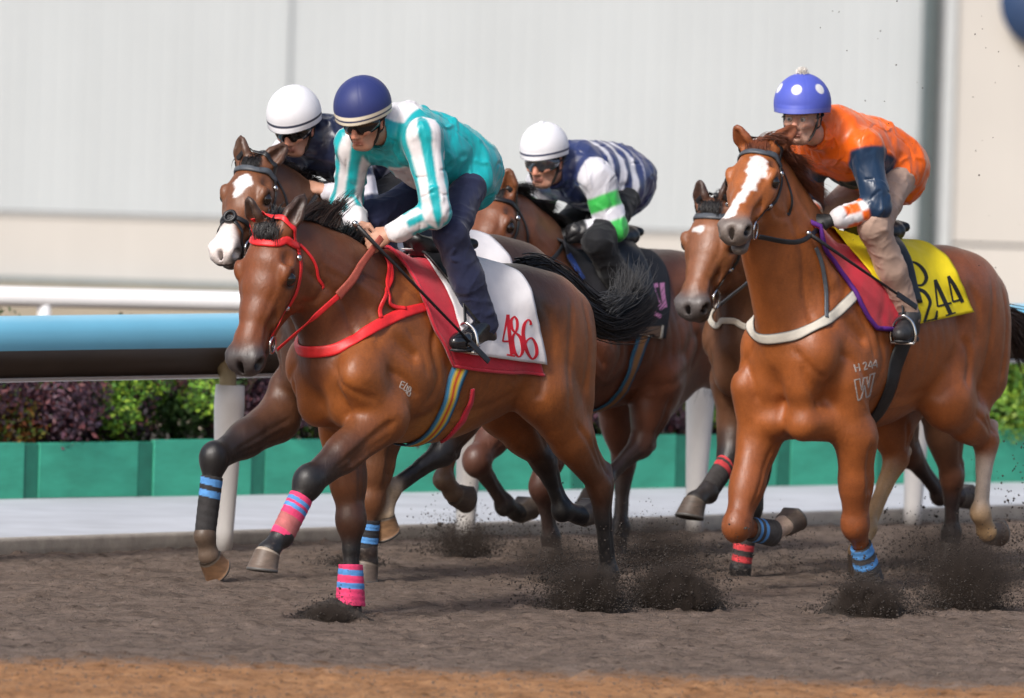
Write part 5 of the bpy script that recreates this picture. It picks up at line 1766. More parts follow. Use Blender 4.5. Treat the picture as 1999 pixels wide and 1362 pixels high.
def free_band(name, horse, pts, width, mat, parent, thick=0.003, n=36, clear=0.012, nor_hint=None):
    c = spline(pts, n); nor = np.zeros_like(c)
    for i in range(n):
        q, m_ = horse.snap(c[i])
        if (c[i] - q) @ m_ < clear: c[i] = q + m_ * clear
        nor[i] = m_
    for _ in range(4): c[1:-1] = (c[:-2] + 2 * c[1:-1] + c[2:]) / 4; nor[1:-1] = (nor[:-2] + 2 * nor[1:-1] + nor[2:]) / 4
    return ribbon(name, c, nor, width, mat, parent, thick, 0.0)


def bridle(horse, mat, brow_mat, rein_mat, hands, ring_mat=None, ring_r=0.036, noseband=False, brow_w=0.03, grip=None, sag=0.02, cross=False):
    H, o = horse.H, horse.o
    hp = horse.strap("bridle", [H(0.05, 0.11, -0.09), H(0.0, 0.10, -0.05), H(-0.045, 0.05, 0.0), H(-0.055, 0, 0.01), H(-0.045, -0.05, 0.0), H(0.0, -0.10, -0.05), H(0.05, -0.11, -0.09)], 0.024, mat, o)
    bpt = [H(0.03, 0.10, -0.085), H(0.042, 0.088, -0.02), H(0.058, 0.05, 0.03), H(0.064, 0, 0.04), H(0.058, -0.05, 0.03), H(0.042, -0.088, -0.02), H(0.03, -0.10, -0.085)]
    horse.strap("browband", bpt, brow_w, brow_mat, hp, thick=0.009, off=0.004)
    for y in (-1, 1):
        bit, bn_ = horse.snap(H(0.425, y * 0.077, -0.125)); bit = bit + bn_ * 0.004
        horse.strap("cheek_strap", [H(0.03, y * 0.1, -0.08), H(0.12, y * 0.1, -0.115), H(0.25, y * 0.085, -0.135), H(0.38, y * 0.07, -0.13), bit], 0.021, mat, hp, thick=0.0045, off=0.002)
        horse.strap("throat_latch", [H(0.02, y * 0.1, -0.09), H(0.06, y * 0.1, -0.16), H(0.12, y * 0.095, -0.24), H(0.14, y * 0.05, -0.28), H(0.14, 0, -0.29)], 0.014, mat, hp, thick=0.004, off=0.002)
        out = horse.R @ np.array([0.0, y * 1.0, -0.15])
        ring("bit_ring", bit + out * 0.008 + horse.R @ np.array([0.018, 0, -0.004]), out, ring_r, 0.0055, M['steel'], hp)
        for t, rr in ((0.12, 0.016), (0.62, 0.012)):
            q, n_ = horse.snap(H(0.03 + t * 0.43, y * 0.1, -0.085 - t * 0.06))
            g = Geo(); a = nrm(np.cross(n_, (0.2, 0.3, 0.9))); b = np.cross(n_, a)
            Mx = np.eye(4); Mx[:3, 0], Mx[:3, 1], Mx[:3, 2] = a, b, n_; Mx[:3, 3] = q + n_ * 0.009
            g.lathe([(0.0, 0.007), (rr * 0.5, 0.006), (rr, 0.0), (rr, -0.004)], 16, Mx); g.build("stud", M['steel'], hp)
        hd = hands[0] if y > 0 else hands[1]
        if hd is not None:
            hd = np.array(hd); st = bit + out * 0.02 + horse.R @ np.array([0.03, 0, -0.03])
            mid = st * 0.5 + hd * 0.5 + np.array([0, y * 0.04, -sag])
            if grip:
                k = st * 0.48 + hd * 0.52 + np.array([0, y * 0.04, -sag])
                free_band("rein", horse, [st, st * 0.6 + k * 0.4, k], 0.026, rein_mat, hp)
                free_band("rein_grip", horse, [k, k * 0.5 + hd * 0.5, hd], np.linspace(0.045, 0.03, 36), grip, hp, thick=0.006)
            else:
                free_band("rein", horse, [st, mid, hd], 0.024, rein_mat, hp, thick=0.005)
    if noseband or cross:
        pts = [H(0.37, y, z) for y, z in ((0.06, -0.2), (0.085, -0.12), (0.07, -0.03), (0.0, 0.01), (-0.07, -0.03), (-0.085, -0.12), (-0.06, -0.2))]
        horse.strap("noseband", pts, 0.022, mat, hp)
        if cross:
            for y in (-1, 1):
                horse.strap("noseband", [H(0.37, 0, 0.0), H(0.42, y * 0.05, -0.04), H(0.47, y * 0.07, -0.10), H(0.5, y * 0.05, -0.16)], 0.018, mat, hp)
            q, n_ = horse.snap(H(0.37, 0.0, 0.0)); ring("noseband_ring", q + n_ * 0.01, n_, 0.026, 0.009, M['leather_black'], hp, 20)
    return hp


def mirror_path(P, keep=0.02):
    P = np.array(P); k = P[P[:, 1] > keep]
    return np.vstack([k, (k * np.array([1, -1, 1]))[::-1]])


def girth(horse, x_top, x_bot, w, mat, colfn, parent, left_px=None):
    zc = horse.zc
    pts = []
    for ph in np.linspace(-2.9, 2.9, 40):
        x = x_top + (x_bot - x_top) * (1 - math.cos(min(abs(ph), 2.6) / 2.6 * math.pi)) / 2
        d = np.array([0, math.sin(ph), math.cos(ph)]); ax = np.array([x, 0, zc])
        if abs(ph) < 1.1: continue
        loc, n, k, dist = horse.bvh.ray_cast(Vector(ax + d * 0.9), Vector(-d))
        if loc is not None and 0.9 - dist < 0.56: pts.append((ph, np.array(loc)))
    L = [p for ph, p in pts if ph > 0]; Rr = [p for ph, p in pts if ph < 0][::-1]
    full = L + Rr[::-1]
    return horse.strap("girth", np.array(full), w, mat, parent, thick=0.008, n=70, off=0.006, colfn=colfn)


def saddle(horse, jockey, label, x0=-0.10, x1=-0.43, lift=0.03, girth_args=None, iron=True):
    """small black racing saddle: seat shell, flaps, pommel, cantle, stirrups; girth round the horse"""
    root = tag(empty("saddle"), label, "saddle"); horse.fr.place(root)
    zc = horse.zc
    def top(x):
        loc, n, k, d = horse.bvh.ray_cast(Vector((x, 0, zc + 1)), Vector((0, 0, -1))); return loc[2]
    S = Sdf()
    xs_ = np.linspace(x0, x1, 7); hs = np.array([0.075, 0.045, 0.03, 0.026, 0.03, 0.05, 0.075]) + lift
    P = [np.array([x, 0, top(x) + h - 0.018]) for x, h in zip(xs_, hs)]
    S.chain(P, [0.03, 0.04, 0.046, 0.05, 0.052, 0.05, 0.03], k=0.03, w=(0, 1, 0), sw=2.0)
    S.cap(P[0], P[0] + np.array([0.02, 0, 0.05]), 0.018, 0.016, k=0.03); S.cap(P[-1] + np.array([0, -0.06, 0]), P[-1] + np.array([-0.02, 0.06, 0.0]), 0.022, 0.022, k=0.03)
    V, Q = S.mesh(0.009)
    mesh_obj("seat", V, Q, M['leather_black'], root)
    o, bv, P2 = cloth("flap", horse, [(x0 - 0.02, 0), (x0 - 0.01, 0.5), (x0 - 0.04, 0.9), (x0 - 0.10, 1.2)], [(x1 + 0.08, 0), (x1 + 0.16, 0.5), (x1 + 0.20, 0.9), (x1 + 0.20, 1.2)], lift + 0.020, 0.010, M['leather_black'], None, None, wr=0.001, ns=20, nq=18)
    for k in ("label", "category"):
        if k in o: del o[k]
    o.parent = root; o.location = (0, 0, 0); o.rotation_euler = (0, 0, 0)
    for sd in 'LR':
        y = 1 if sd == 'L' else -1
        an, toe = jockey.P['an' + sd], jockey.P['toe' + sd]
        f = nrm(toe - an); hz = nrm(np.array([f[0], f[1], 0])); lv = np.array([-hz[1], hz[0], 0])
        foot = (toe * 0.62 + an * 0.38); foot = np.array([foot[0], foot[1], toe[2] - 0.04])
        a = foot + np.array([0, 0, 0.125]) + hz * 0.01
        w = 0.056
        pts = [foot + lv * w, foot + lv * (w + 0.004) + np.array([0, 0, 0.04]), foot + lv * w * 0.75 + np.array([0, 0, 0.095]), a, foot - lv * w * 0.75 + np.array([0, 0, 0.095]), foot - lv * (w + 0.004) + np.array([0, 0, 0.04]), foot - lv * w]
        g = Geo(); g.tube(spline(pts, 30), 0.0075, 8); g.box(foot - np.array([0, 0, 0.004]), (0.032, 2 * w, 0.012), R=np.stack([hz, lv, np.array([0, 0, 1.0])], 1), bev=0.003)
        st = g.build("stirrup", M['steel'], root)
        t0 = np.array([x0 - 0.10, y * 0.16, top(x0 - 0.1) - 0.03])
        loc, n_ = horse.snap(t0); t0 = loc + n_ * (lift + 0.015)
        c = spline([t0, t0 * 0.5 + a * 0.5 + np.array([0, y * 0.02, 0]), a], 20)
        nor = np.tile(np.array([0, y, 0.1]), (20, 1))
        ribbon("stirrup_leather", c, nor, 0.02, M['leather_black'], root, 0.005, 0.0)
    if girth_args: girth(horse, parent=root, **girth_args)
    return root


for hh, dz_ in ((h1, 0), (h2, 0), (h3, 0), (h4, 0), (h5, 0)):
    z = [v.co.z for v in hh.o.data.vertices if abs(v.co.x + 0.3) < 0.02 and abs(v.co.y) < 0.02]
    hh.zc = max(z) - 0.40


def stripes(x, t):
    a = abs(x)
    return (0.55, 0.02, 0.025) if a < 0.1 else (0.7, 0.5, 0.03) if a < 0.26 else (0.03, 0.22, 0.4) if a < 0.44 else (0.02, 0.05, 0.1)


# ---- front bay
tag(h1.o, "dark bay horse in red bridle with pink bandages, leading on the near side", "horse", "racing horses")
tag(h5.o, "bright chestnut horse with white blaze and cream breastplate", "horse", "racing horses")
tag(h2.o, "dark bay horse with white star and white nose on the far left", "horse", "racing horses")
tag(h3.o, "reddish bay horse under the green banded jockey, with dark number cloth", "horse", "racing horses")
tag(h4.o, "brown horse with small white forehead spot half hidden by the chestnut", "horse", "racing horses")
PINK, BLUE_W = (0.75, 0.05, 0.16), (0.09, 0.28, 0.62)
sp = h1.sp
pk = [(0.14, 0.05, BLUE_W), (0.30, 0.05, BLUE_W), (0.68, 0.17, (0.42, 0.12, 0.12))]
make_wrap(np.array(sp['LF'][2]), np.array(sp['LF'][3]), 0.28, 1.04, pk, h1.o, PINK)
make_wrap(np.array(sp['RF'][2]), np.array(sp['RF'][3]), 0.62, 1.2, [(0.18, 0.07, BLUE_W), (0.5, 0.07, BLUE_W)], h1.o, PINK, ra=0.055, rb=0.069)
bridle(h1, M['leather_red'], M['leather_red'], M['leather_red'], (j1.P['wrL'] + np.array([0.07, 0, -0.02]), j1.P['wrR'] + np.array([0.06, 0, -0.02])), grip=M['rein_rubber'], brow_w=0.034)
bp = path_cast(h1, [(868, 590), (830, 599), (790, 610), (755, 625), (720, 645), (690, 665), (655, 682), (625, 686), (606, 674)])
brs = h1.strap("breastplate", mirror_path(bp), np.concatenate([np.linspace(0.028, 0.05, 20), np.full(60, 0.05), np.linspace(0.05, 0.028, 20)]), M['leather_red'], h1.o, thick=0.006, n=100, off=0.006)
yk = path_cast(h1, [(742, 492), (758, 512), (762, 545), (750, 575), (740, 600), (742, 622)])
h1.strap("neck_strap", yk, 0.02, M['leather_red'], brs, thick=0.006, off=0.01)
yk = path_cast(h1, [(742, 492), (756, 522), (752, 560), (756, 592), (790, 604)])
h1.strap("neck_strap", yk, 0.018, M['leather_red'], brs, thick=0.006, off=0.012)
pf = [(752, 474), (772, 500), (793, 530), (819, 578), (838, 628), (859, 668), (880, 712)]
pr = [(945, 522), (985, 536), (1012, 560), (1030, 595), (1040, 640), (1048, 690), (1057, 729)]
xf = xphi(h1, pf); xr_ = xphi(h1, pr)
pad, pad_b, pad_P = cloth("saddle_pad", h1, xf, xr_, 0.006, 0.014, M['cloth_red'], "red felt saddle pad under the white number cloth", "saddle pad", wr=0.002, seed=1)
g = Geo(); g.tube(np.concatenate([pad_P[0, 33:], pad_P[1:, -1]]), 0.008, 6)
g.build("binding", M['cloth_red'], pad)
wf = [(790, 472), (812, 492), (835, 525), (859, 566), (878, 610), (893, 655), (905, 690)]
wr_ = [(955, 522), (1000, 541), (1026, 566), (1035, 598), (1042, 640), (1050, 680), (1056, 708)]
wc, wc_b, wc_P = cloth("number_cloth", h1, xphi(h1, wf), xphi(h1, wr_), 0.033, 0.005, M['cloth_white'], "white cloth numbered 486 in red under the teal jockey", "saddle cloth", wr=0.004, seed=5)
S486 = [[(991, 614, 6), (986, 640, 4), (981, 666, 3)], [(981, 666, 4), (992, 666, 4), (1002, 664, 4)], [(991, 614, 7), (994, 650, 8), (999, 692, 8)], [(989, 692, 3.5), (1005, 695, 3.5)],
        [(1004, 617, 3), (998, 625, 6), (999, 640, 6), (1005, 648, 4), (1009, 640, 6), (1009, 626, 6), (1004, 617, 3)],
        [(1005, 648, 3), (1000, 662, 7), (1004, 686, 7), (1013, 696, 3.5), (1020, 684, 7), (1016, 660, 7), (1005, 648, 3)],
        [(1036, 634, 6), (1035, 627, 4.5), (1030, 624, 3), (1023, 634, 7), (1021, 655, 8), (1027, 682, 8), (1038, 700, 4), (1047, 692, 7), (1046, 674, 7), (1038, 660, 4), (1029, 664, 4), (1025, 672, 5)]]
marks_on("number_486", wc_b, f1, [[(x, y, w * 0.86) for x, y, w in st] for st in S486], M['num_red'], wc)
sd1 = saddle(h1, j1, "black racing saddle on the front bay with striped girth", lift=0.03, girth_args=dict(x_top=-0.30, x_bot=-0.10, w=0.085, mat=M['stripe'], colfn=stripes))
tq = path_cast(h1, [(921, 758), (917, 785), (905, 812), (886, 838), (860, 860)])
h1.strap("girth_fringe", tq, np.r_[np.linspace(0.02, 0.04, 20), np.linspace(0.04, 0.012, 20)], M['cloth_red'], h1.o, thick=0.012, off=0.002)
# brand on the shoulder
SE = [[(784, 744, 2), (780, 756, 2)], [(784, 744, 2), (791, 747, 2)], [(782, 750, 2), (788, 752, 2)], [(780, 756, 2), (786, 759, 2)],
      [(795, 748, 2), (788, 760, 2), (797, 764, 2)], [(796, 752, 2), (793, 768, 2)], [(800, 754, 2), (797, 760, 2), (801, 763, 2), (802, 757, 2), (800, 754, 2)], [(797, 763, 2), (795, 770, 2), (799, 773, 2), (801, 766, 2), (797, 763, 2)]]
marks_on("brand_mark", h1.bvh, f1, SE, M['brand'], h1.o, 0.0012)


def whip(fr, a, b, label, thick=0.006):
    root = tag(empty("riding_whip"), label, "whip"); fr.place(root)
    a, b = np.array(a), np.array(b); d = nrm(b - a)
    g = Geo(); g.tube([a, a + (b - a) * 0.25, b], [thick * 1.7, thick * 1.2, thick * 0.9], 10); g.build("shaft", M['leather_black'], root)
    g = Geo(); g.tube([a - d * 0.012, a - d * 0.002, a + d * 0.012], [0.008, 0.014, 0.012], 12); g.build("knob", M['steel'], root)
    g = Geo(); s_ = nrm(np.cross(d, (0, 1, 0.2)))
    g.box(b + d * 0.06, (0.13, 0.03, 0.006), R=np.stack([d, s_, np.cross(d, s_)], 1), bev=0.002); g.build("flap", M['leather_black'], root)


whip(f1, f1.at(693, 436, 0.10), f1.at(918, 668, 0.36), "black riding whip in the teal jockey's near hand, slanting back to his boot", 0.0065)
whip(f5, f5.at(1578, 455, 0.16), f5.at(1752, 574, 0.36), "black riding whip in the orange jockey's near hand, slanting back", 0.0065)

# ---- chestnut
make_wrap(np.array(h5.sp['RF'][2]), np.array(h5.sp['RF'][3]), 0.42, 1.05, [(0.1, 0.06, BLUE_W), (0.36, 0.06, BLUE_W)], h5.o, (0.06, 0.055, 0.055), ra=0.053, rb=0.058)
make_wrap(np.array(h5.sp['LF'][2]), np.array(h5.sp['LF'][3]), 0.48, 1.3, [(0.1, 0.1, BLUE_W), (0.42, 0.08, BLUE_W)], h5.o, (0.06, 0.055, 0.055), ra=0.053, rb=0.07)
bridle(h5, M['leather_black'], M['leather_grey'], M['leather_black'], (j5.P['wrL'] + np.array([0.06, 0.0, -0.02]), j5.P['wrR'] + np.array([0.06, 0, -0.02])), ring_r=0.042, brow_w=0.032, sag=0.05)
bp = path_cast(h5, [(1695, 548), (1668, 575), (1640, 604), (1600, 634), (1560, 652), (1520, 659), (1490, 656), (1462, 644)])
cream = lambda x, t: (0.03, 0.03, 0.035) if abs(x) > 0.42 else (0.62, 0.58, 0.5)
b5 = h5.strap("breastplate", mirror_path(bp), 0.052, M['stripe'], h5.o, thick=0.007, n=100, off=0.006, colfn=cream)
h5.strap("neck_strap", path_cast(h5, [(1590, 482), (1603, 515), (1611, 560), (1611, 590), (1612, 622)]), 0.02, M['leather_grey'], b5, thick=0.006, off=0.01)
pf = [(1584, 462), (1604, 490), (1626, 522), (1650, 555), (1672, 590), (1690, 622), (1705, 640)]
pr = [(1735, 478), (1742, 505), (1746, 540), (1748, 570), (1750, 600), (1750, 625), (1750, 643)]
pad5, pb5, pP5 = cloth("saddle_pad", h5, xphi(h5, pf), xphi(h5, pr), 0.006, 0.014, M['cloth_red'], "dark red saddle pad with purple binding under the yellow cloth", "saddle pad", wr=0.002, seed=9)
g = Geo(); g.tube(np.concatenate([pP5[0, 33:], pP5[1:, -1]]) , 0.0115, 6); g.build("binding", M['cloth_purple'], pad5)
yf = [(1614, 457), (1642, 482), (1670, 516), (1697, 550), (1722, 572), (1742, 600), (1754, 636)]
yr = [(1756, 480), (1790, 486), (1822, 498), (1846, 520), (1862, 550), (1876, 582), (1887, 612)]
yc, yc_b, yP = cloth("number_cloth", h5, xphi(h5, yf), xphi(h5, yr), 0.036, 0.005, M['cloth_yellow'], "bright yellow cloth numbered 244 in black under the orange jockey", "saddle cloth", wr=0.005, seed=13)
S244 = [[(1766, 514, 3), (1784, 512, 4), (1800, 524, 7), (1808, 542, 7), (1800, 556, 5), (1784, 556, 3)], [(1784, 562, 6), (1804, 570, 7), (1815, 588, 6), (1811, 606, 5), (1804, 629, 5)], [(1803, 629, 6), (1816, 627, 7), (1826, 622, 6), (1829, 606, 3)],
        [(1824, 546, 3.5), (1827, 572, 3.5), (1830, 598, 3.5)], [(1830, 598, 4), (1857, 591, 4)], [(1825, 546, 6), (1838, 575, 8), (1855, 612, 8)], [(1846, 616, 3), (1865, 610, 3)],
        [(1850, 539, 3.5), (1855, 563, 3.5), (1860, 589, 3.5)], [(1860, 589, 4), (1877, 584, 4)], [(1851, 539, 6), (1864, 560, 8), (1879, 590, 7)]]
marks_on("number_244", yc_b, f5, S244, M['num_black'], yc)
sd5 = saddle(h5, j5, "black racing saddle on the chestnut with plain dark girth", lift=0.03, girth_args=dict(x_top=-0.34, x_bot=-0.10, w=0.085, mat=M['leather_black'], colfn=None))
SH = [[(1667, 711, 2.4), (1671, 726, 2.4)], [(1676, 709, 2.4), (1679, 724, 2.4)], [(1669, 718, 2), (1677, 717, 2)],
      [(1684, 711, 2), (1688, 707, 2.2), (1691, 711, 2.2), (1687, 721, 2)], [(1687, 722, 2), (1694, 719, 2)], [(1700, 704, 2), (1696, 715, 2), (1704, 713, 2)], [(1701, 706, 2), (1703, 719, 2)], [(1710, 702, 2), (1705, 713, 2), (1713, 711, 2)], [(1710, 704, 2), (1712, 717, 2)],
      [(1668, 741, 2.4), (1675, 782, 2.4)], [(1675, 782, 2.4), (1681, 778, 2.4)], [(1681, 778, 2.4), (1688, 752, 2.4)], [(1688, 752, 2), (1691, 776, 2.4)], [(1691, 776, 2.4), (1698, 772, 2.4)], [(1698, 772, 2.4), (1707, 728, 2.4)],
      [(1667, 742, 2.4), (1679, 739, 2.4)], [(1678, 739, 2), (1682, 762, 2)], [(1682, 762, 2), (1686, 737, 2)], [(1685, 738, 2.4), (1694, 736, 2.4)], [(1692, 736, 2), (1695, 757, 2)], [(1695, 757, 2), (1699, 732, 2)], [(1697, 732, 2.4), (1709, 728, 2.4)]]
marks_on("brand_mark", h5.bvh, f5, SH, M['brand'], h5.o, 0.0012)

# ---- the other three
def std_cloth(horse, label, mat, seed, xr0=-0.64, bot=1.30):
    return cloth("number_cloth", horse, [(0.02, 0), (0.03, 0.45), (-0.02, 0.95), (-0.08, bot)], [(xr0, 0), (xr0, 0.45), (xr0, 0.95), (xr0 + 0.02, bot)], 0.01, 0.012, mat, label, "saddle cloth", wr=0.004, seed=seed)


bridle(h2, M['leather_black'], M['leather_grey'], M['leather_black'], (j2.P['wrL'] + np.array([0.06, 0, -0.02]), j2.P['wrR'] + np.array([0.06, 0, -0.02])), cross=True, brow_w=0.03)
std_cloth(h2, "white number cloth of the far left horse, mostly hidden behind the teal jockey", M['cloth_white'], 31)
saddle(h2, j2, "black racing saddle on the far left horse", girth_args=dict(x_top=-0.30, x_bot=-0.1, w=0.08, mat=M['cloth_dark'], colfn=None))
make_wrap(np.array(h2.sp['RF'][2]), np.array(h2.sp['RF'][3]), 0.24, 0.97, [(0.09, 0.06, BLUE_W), (0.30, 0.06, BLUE_W)], h2.o, (0.028, 0.026, 0.027), ra=0.053, rb=0.05)
make_wrap(np.array(h2.sp['LF'][2]), np.array(h2.sp['LF'][3]), 0.4, 0.98, [(0.2, 0.1, BLUE_W), (0.65, 0.1, BLUE_W)], h2.o, (0.03, 0.03, 0.035), ra=0.053, rb=0.05)
bridle(h3, M['leather_black'], M['leather_black'], M['leather_black'], (j3.P['wrL'] + np.array([0.06, 0, -0.02]), j3.P['wrR'] + np.array([0.06, 0, -0.02])), brow_w=0.026, sag=0.06)
h3.zc -= 0.0
c3f = [(1088, 478), (1100, 500), (1118, 530), (1140, 562), (1160, 600), (1178, 640)]
c3r = [(1262, 494), (1286, 512), (1300, 545), (1302, 585), (1298, 625), (1292, 660)]
nc3, nb3, nP3 = cloth("number_cloth", h3, xphi(h3, c3f), xphi(h3, c3r), 0.012, 0.012, M['cloth_dark'], "dark number cloth with pink digits on the middle horse", "saddle cloth", wr=0.003, seed=41)
marks_on("number_pink", nb3, f3, [[(1272, 556, 9), (1280, 580, 9), (1292, 604, 9)], [(1292, 552, 9), (1294, 575, 8), (1298, 600, 8)], [(1258, 570, 8), (1262, 590, 8)], [(1276, 558, 9), (1284, 556, 8)], [(1278, 612, 8), (1290, 618, 8)]], M['num_pink'], nc3)
marks_on("border", nb3, f3, [[(1195, 648, 18), (1240, 649, 20), (1290, 646, 20)]], M['cloth_tan'], nc3)
marks_on("border", nb3, f3, [[(1200, 658, 4), (1250, 661, 4), (1290, 660, 4)], [(1290, 660, 4), (1293, 635, 4)]], M['web_cream'], nc3, 0.004)
marks_on("blue_strip", nb3, f3, [[(1110, 496, 9), (1124, 520, 9), (1138, 545, 9)]], M['cloth_blue'], nc3)
saddle(h3, j3, "black racing saddle on the middle horse with blue striped girth", girth_args=dict(x_top=-0.30, x_bot=-0.12, w=0.08, mat=M['stripe'], colfn=lambda x, t: (0.03, 0.14, 0.25) if abs(x) > 0.17 else (0.38, 0.2, 0.08)))
bridle(h4, M['leather_black'], M['leather_grey'], M['leather_grey'], (np.array([0.28, 0.12, 1.66]), np.array([0.28, -0.12, 1.66])), ring_r=0.045, brow_w=0.034)
bpl = [(0.12, 0.30), (0.02, 0.9)]
h4.strap("breastplate", mirror_path(path_cast(h4, [(1540, 600), (1500, 628), (1470, 640), (1445, 634), (1436, 626)])), 0.03, M['web_cream'], h4.o, thick=0.007, n=70, off=0.006)
std_cloth(h4, "white number cloth of the brown horse, hidden behind the chestnut", M['cloth_white'], 51)
RED_W = (0.6, 0.05, 0.06)
make_wrap(np.array(h4.sp['RF'][2]), np.array(h4.sp['RF'][3]), 0.1, 0.92, [(0.14, 0.07, RED_W), (0.36, 0.07, RED_W)], h4.o, (0.045, 0.04, 0.04), ra=0.053, rb=0.05)
make_wrap(np.array(h4.sp['LF'][2]), np.array(h4.sp['LF'][3]), 0.45, 1.0, [(0.35, 0.09, RED_W), (0.7, 0.09, RED_W)], h4.o, (0.045, 0.04, 0.04), ra=0.053, rb=0.05)


# ------------------------------------------------------------------ manes and tails
def mane(horse, mat, count, length, back, side, r0=0.0017, seed=1, t0=0.0, t1=0.95, wob=0.035, forelock=0.10, fl=260):
    r = np.random.default_rng(seed)
    a, b = horse.H(-0.015, 0, 0.03), np.array([0.06, 0, horse.zc + 0.46])
    roots, dirs, ln = [], [], []
    f = r.uniform(0, 6.28, 6)
    for i in range(count):
        t = t0 + (t1 - t0) * r.uniform(0, 1)
        p = a + (b - a) * t + np.array([0, 0, 0.12])
        loc, n, k, d = horse.bvh.ray_cast(Vector(p + np.array([0, 0, 0.3])), Vector((0, 0, -1)))
        if loc is None: continue
        q = np.array(loc) + np.array([r.normal(0, 0.012), r.normal(0, 0.013), -0.004])
        lock = np.array([0.25 * math.sin(19 * t + f[0]), 0.22 * math.sin(27 * t + f[1]), 0.28 * math.sin(23 * t + f[2]) + 0.12 * math.sin(57 * t + f[3])])
        roots.append(q); dirs.append(np.array(back) + np.array(n) * 0.15 + lock + r.normal(0, 0.07, 3))
        ln.append(length * (1 + 0.3 * math.sin(31 * t + f[4])))
    strands("mane", roots, dirs, np.array(ln), np.array(side), 9, r0, mat, horse.o, wob, r)
    if forelock:
        roots = [horse.H(r.normal(-0.005, 0.008), r.normal(0, 0.02), 0.012) for _ in range(fl)]
        dirs = [horse.R @ np.array([0.75, r.normal(0, 0.16), 0.55]) for _ in roots]
        strands("forelock", roots, dirs, forelock, horse.R @ np.array([1.2, 0.2, -1.3]), 8, r0, mat, horse.o, wob, r)


mane(h1, M['hair_black'], 1500, 0.15, (-0.8, -0.25, 0.35), (-0.6, -0.8, -0.7), seed=3, t1=0.9, forelock=0.085)
mane(h1, M['hair_brown'], 700, 0.2, (-0.75, -0.1, 0.75), (-0.9, -0.3, -0.3), seed=9, t0=0.25, t1=0.5, forelock=0)
mane(h5, M['hair_chestnut'], 1500, 0.14, (-0.45, 0.6, 0.3), (-0.3, 0.5, -2.0), seed=4, t0=0.03, t1=0.62, forelock=0.06, wob=0.06)
mane(h2, M['hair_black'], 1100, 0.12, (-0.7, -0.1, 0.35), (-0.3, -0.4, -1.3), seed=5, forelock=0.07)
mane(h3, M['hair_black'], 1300, 0.12, (-0.6, 0.35, 0.35), (-0.3, 0.4, -1.5), seed=6, forelock=0.06)
mane(h4, M['hair_black'], 900, 0.12, (-0.5, -0.1, 0.3), (-0.3, -0.4, -1.3), seed=7, forelock=0.075)

A = f1.at
tg = [[A(1022, 530, 0), A(1048, 526, 0.0), A(1100, 550, 0.02), A(1150, 600, 0.03), A(1205, 622, 0.03), A(1252, 600, 0.03), A(1274, 560, 0.03)],
      [A(1024, 534, 0), A(1048, 533, 0.0), A(1095, 570, 0.04), A(1140, 618, 0.06), A(1195, 640, 0.08), A(1245, 620, 0.1), A(1275, 585, 0.1)],
      [A(1022, 530, 0), A(1050, 524, 0.0), A(1105, 540, -0.04), A(1150, 580, -0.06), A(1200, 612, -0.08), A(1245, 590, -0.08), A(1262, 555, -0.1)],
      [A(1024, 534, 0), A(1048, 532, 0.0), A(1090, 570, 0.0), A(1140, 625, 0.0), A(1190, 648, 0.02), A(1240, 648, 0.02), A(1270, 635, 0.02)]]
hair_along("tail", tg, 4600, (0.022, 0.032), 0.0032, M['hair_black'], h1.o, np.random.default_rng(21), n=18, frizz=0.006)
tip = [[A(1185, 595, 0.05), A(1212, 580, 0.06), A(1222, 550, 0.06), A(1226, 520, 0.06)], [A(1190, 605, 0.05), A(1238, 575, 0.05), A(1262, 540, 0.05), A(1272, 505, 0.05)], [A(1185, 595, 0.05), A(1200, 575, 0.0), A(1205, 545, 0.0), A(1208, 525, 0.0)]]
hair_along("tail_tips", tip, 420, (0.025, 0.03), 0.0010, M['hair_grey'], h1.o, np.random.default_rng(22), n=18, frizz=0.02)
A = f5.at
tg = [[A(1915, 590, 0), A(1940, 598, 0), A(1975, 612, 0), A(2030, 640, 0), A(2080, 700, 0)], [A(1915, 595, 0), A(1940, 606, 0), A(1968, 640, 0.03), A(1990, 690, 0.05), A(2010, 730, 0.05)],
      [A(1915, 592, 0), A(1942, 600, 0), A(1985, 630, 0), A(2030, 680, 0), A(2060, 720, 0)]]
hair_along("tail", tg, 1500, (0.012, 0.035), 0.0024, M['hair_brown'], h5.o, np.random.default_rng(23), n=14, frizz=0.012)
for hh, u, v, seed in ((h3, 1372, 590, 24), (h2, 985, 520, 25), (h4, 1800, 540, 26)):
    rt = np.array([-1.12, 0, hh.zc + 0.24])
    q, n_ = hh.snap(rt)
    tg = [[q + np.array([0.05, 0, 0.0]), q + np.array([-0.05, 0, 0.02]), q + np.array([-0.13, 0.0, -0.1]), q + np.array([-0.2, 0.02 * k, -0.35]), q + np.array([-0.24 - 0.03 * k, 0.03 * k, -0.6])] for k in (-1, 0, 1)]
    hair_along("tail", tg, 900, (0.015, 0.035), 0.0025, M['hair_black'], hh.o, np.random.default_rng(seed), n=12, frizz=0.01)


# ------------------------------------------------------------------ sand thrown up by the hooves
M['clod'] = simple("dark_sand_clods", (0.042, 0.033, 0.028), 0.95, var=0.5, vscale=30)  # thrown sand and mounds, coloured darker than the track
OCT_V = np.array([[1, 0, 0], [-1, 0, 0], [0, 1, 0], [0, -1, 0], [0, 0, 1], [0, 0, -1]], float)
OCT_F = np.array([[0, 2, 4], [2, 1, 4], [1, 3, 4], [3, 0, 4], [2, 0, 5], [1, 2, 5], [3, 1, 5], [0, 3, 5]])


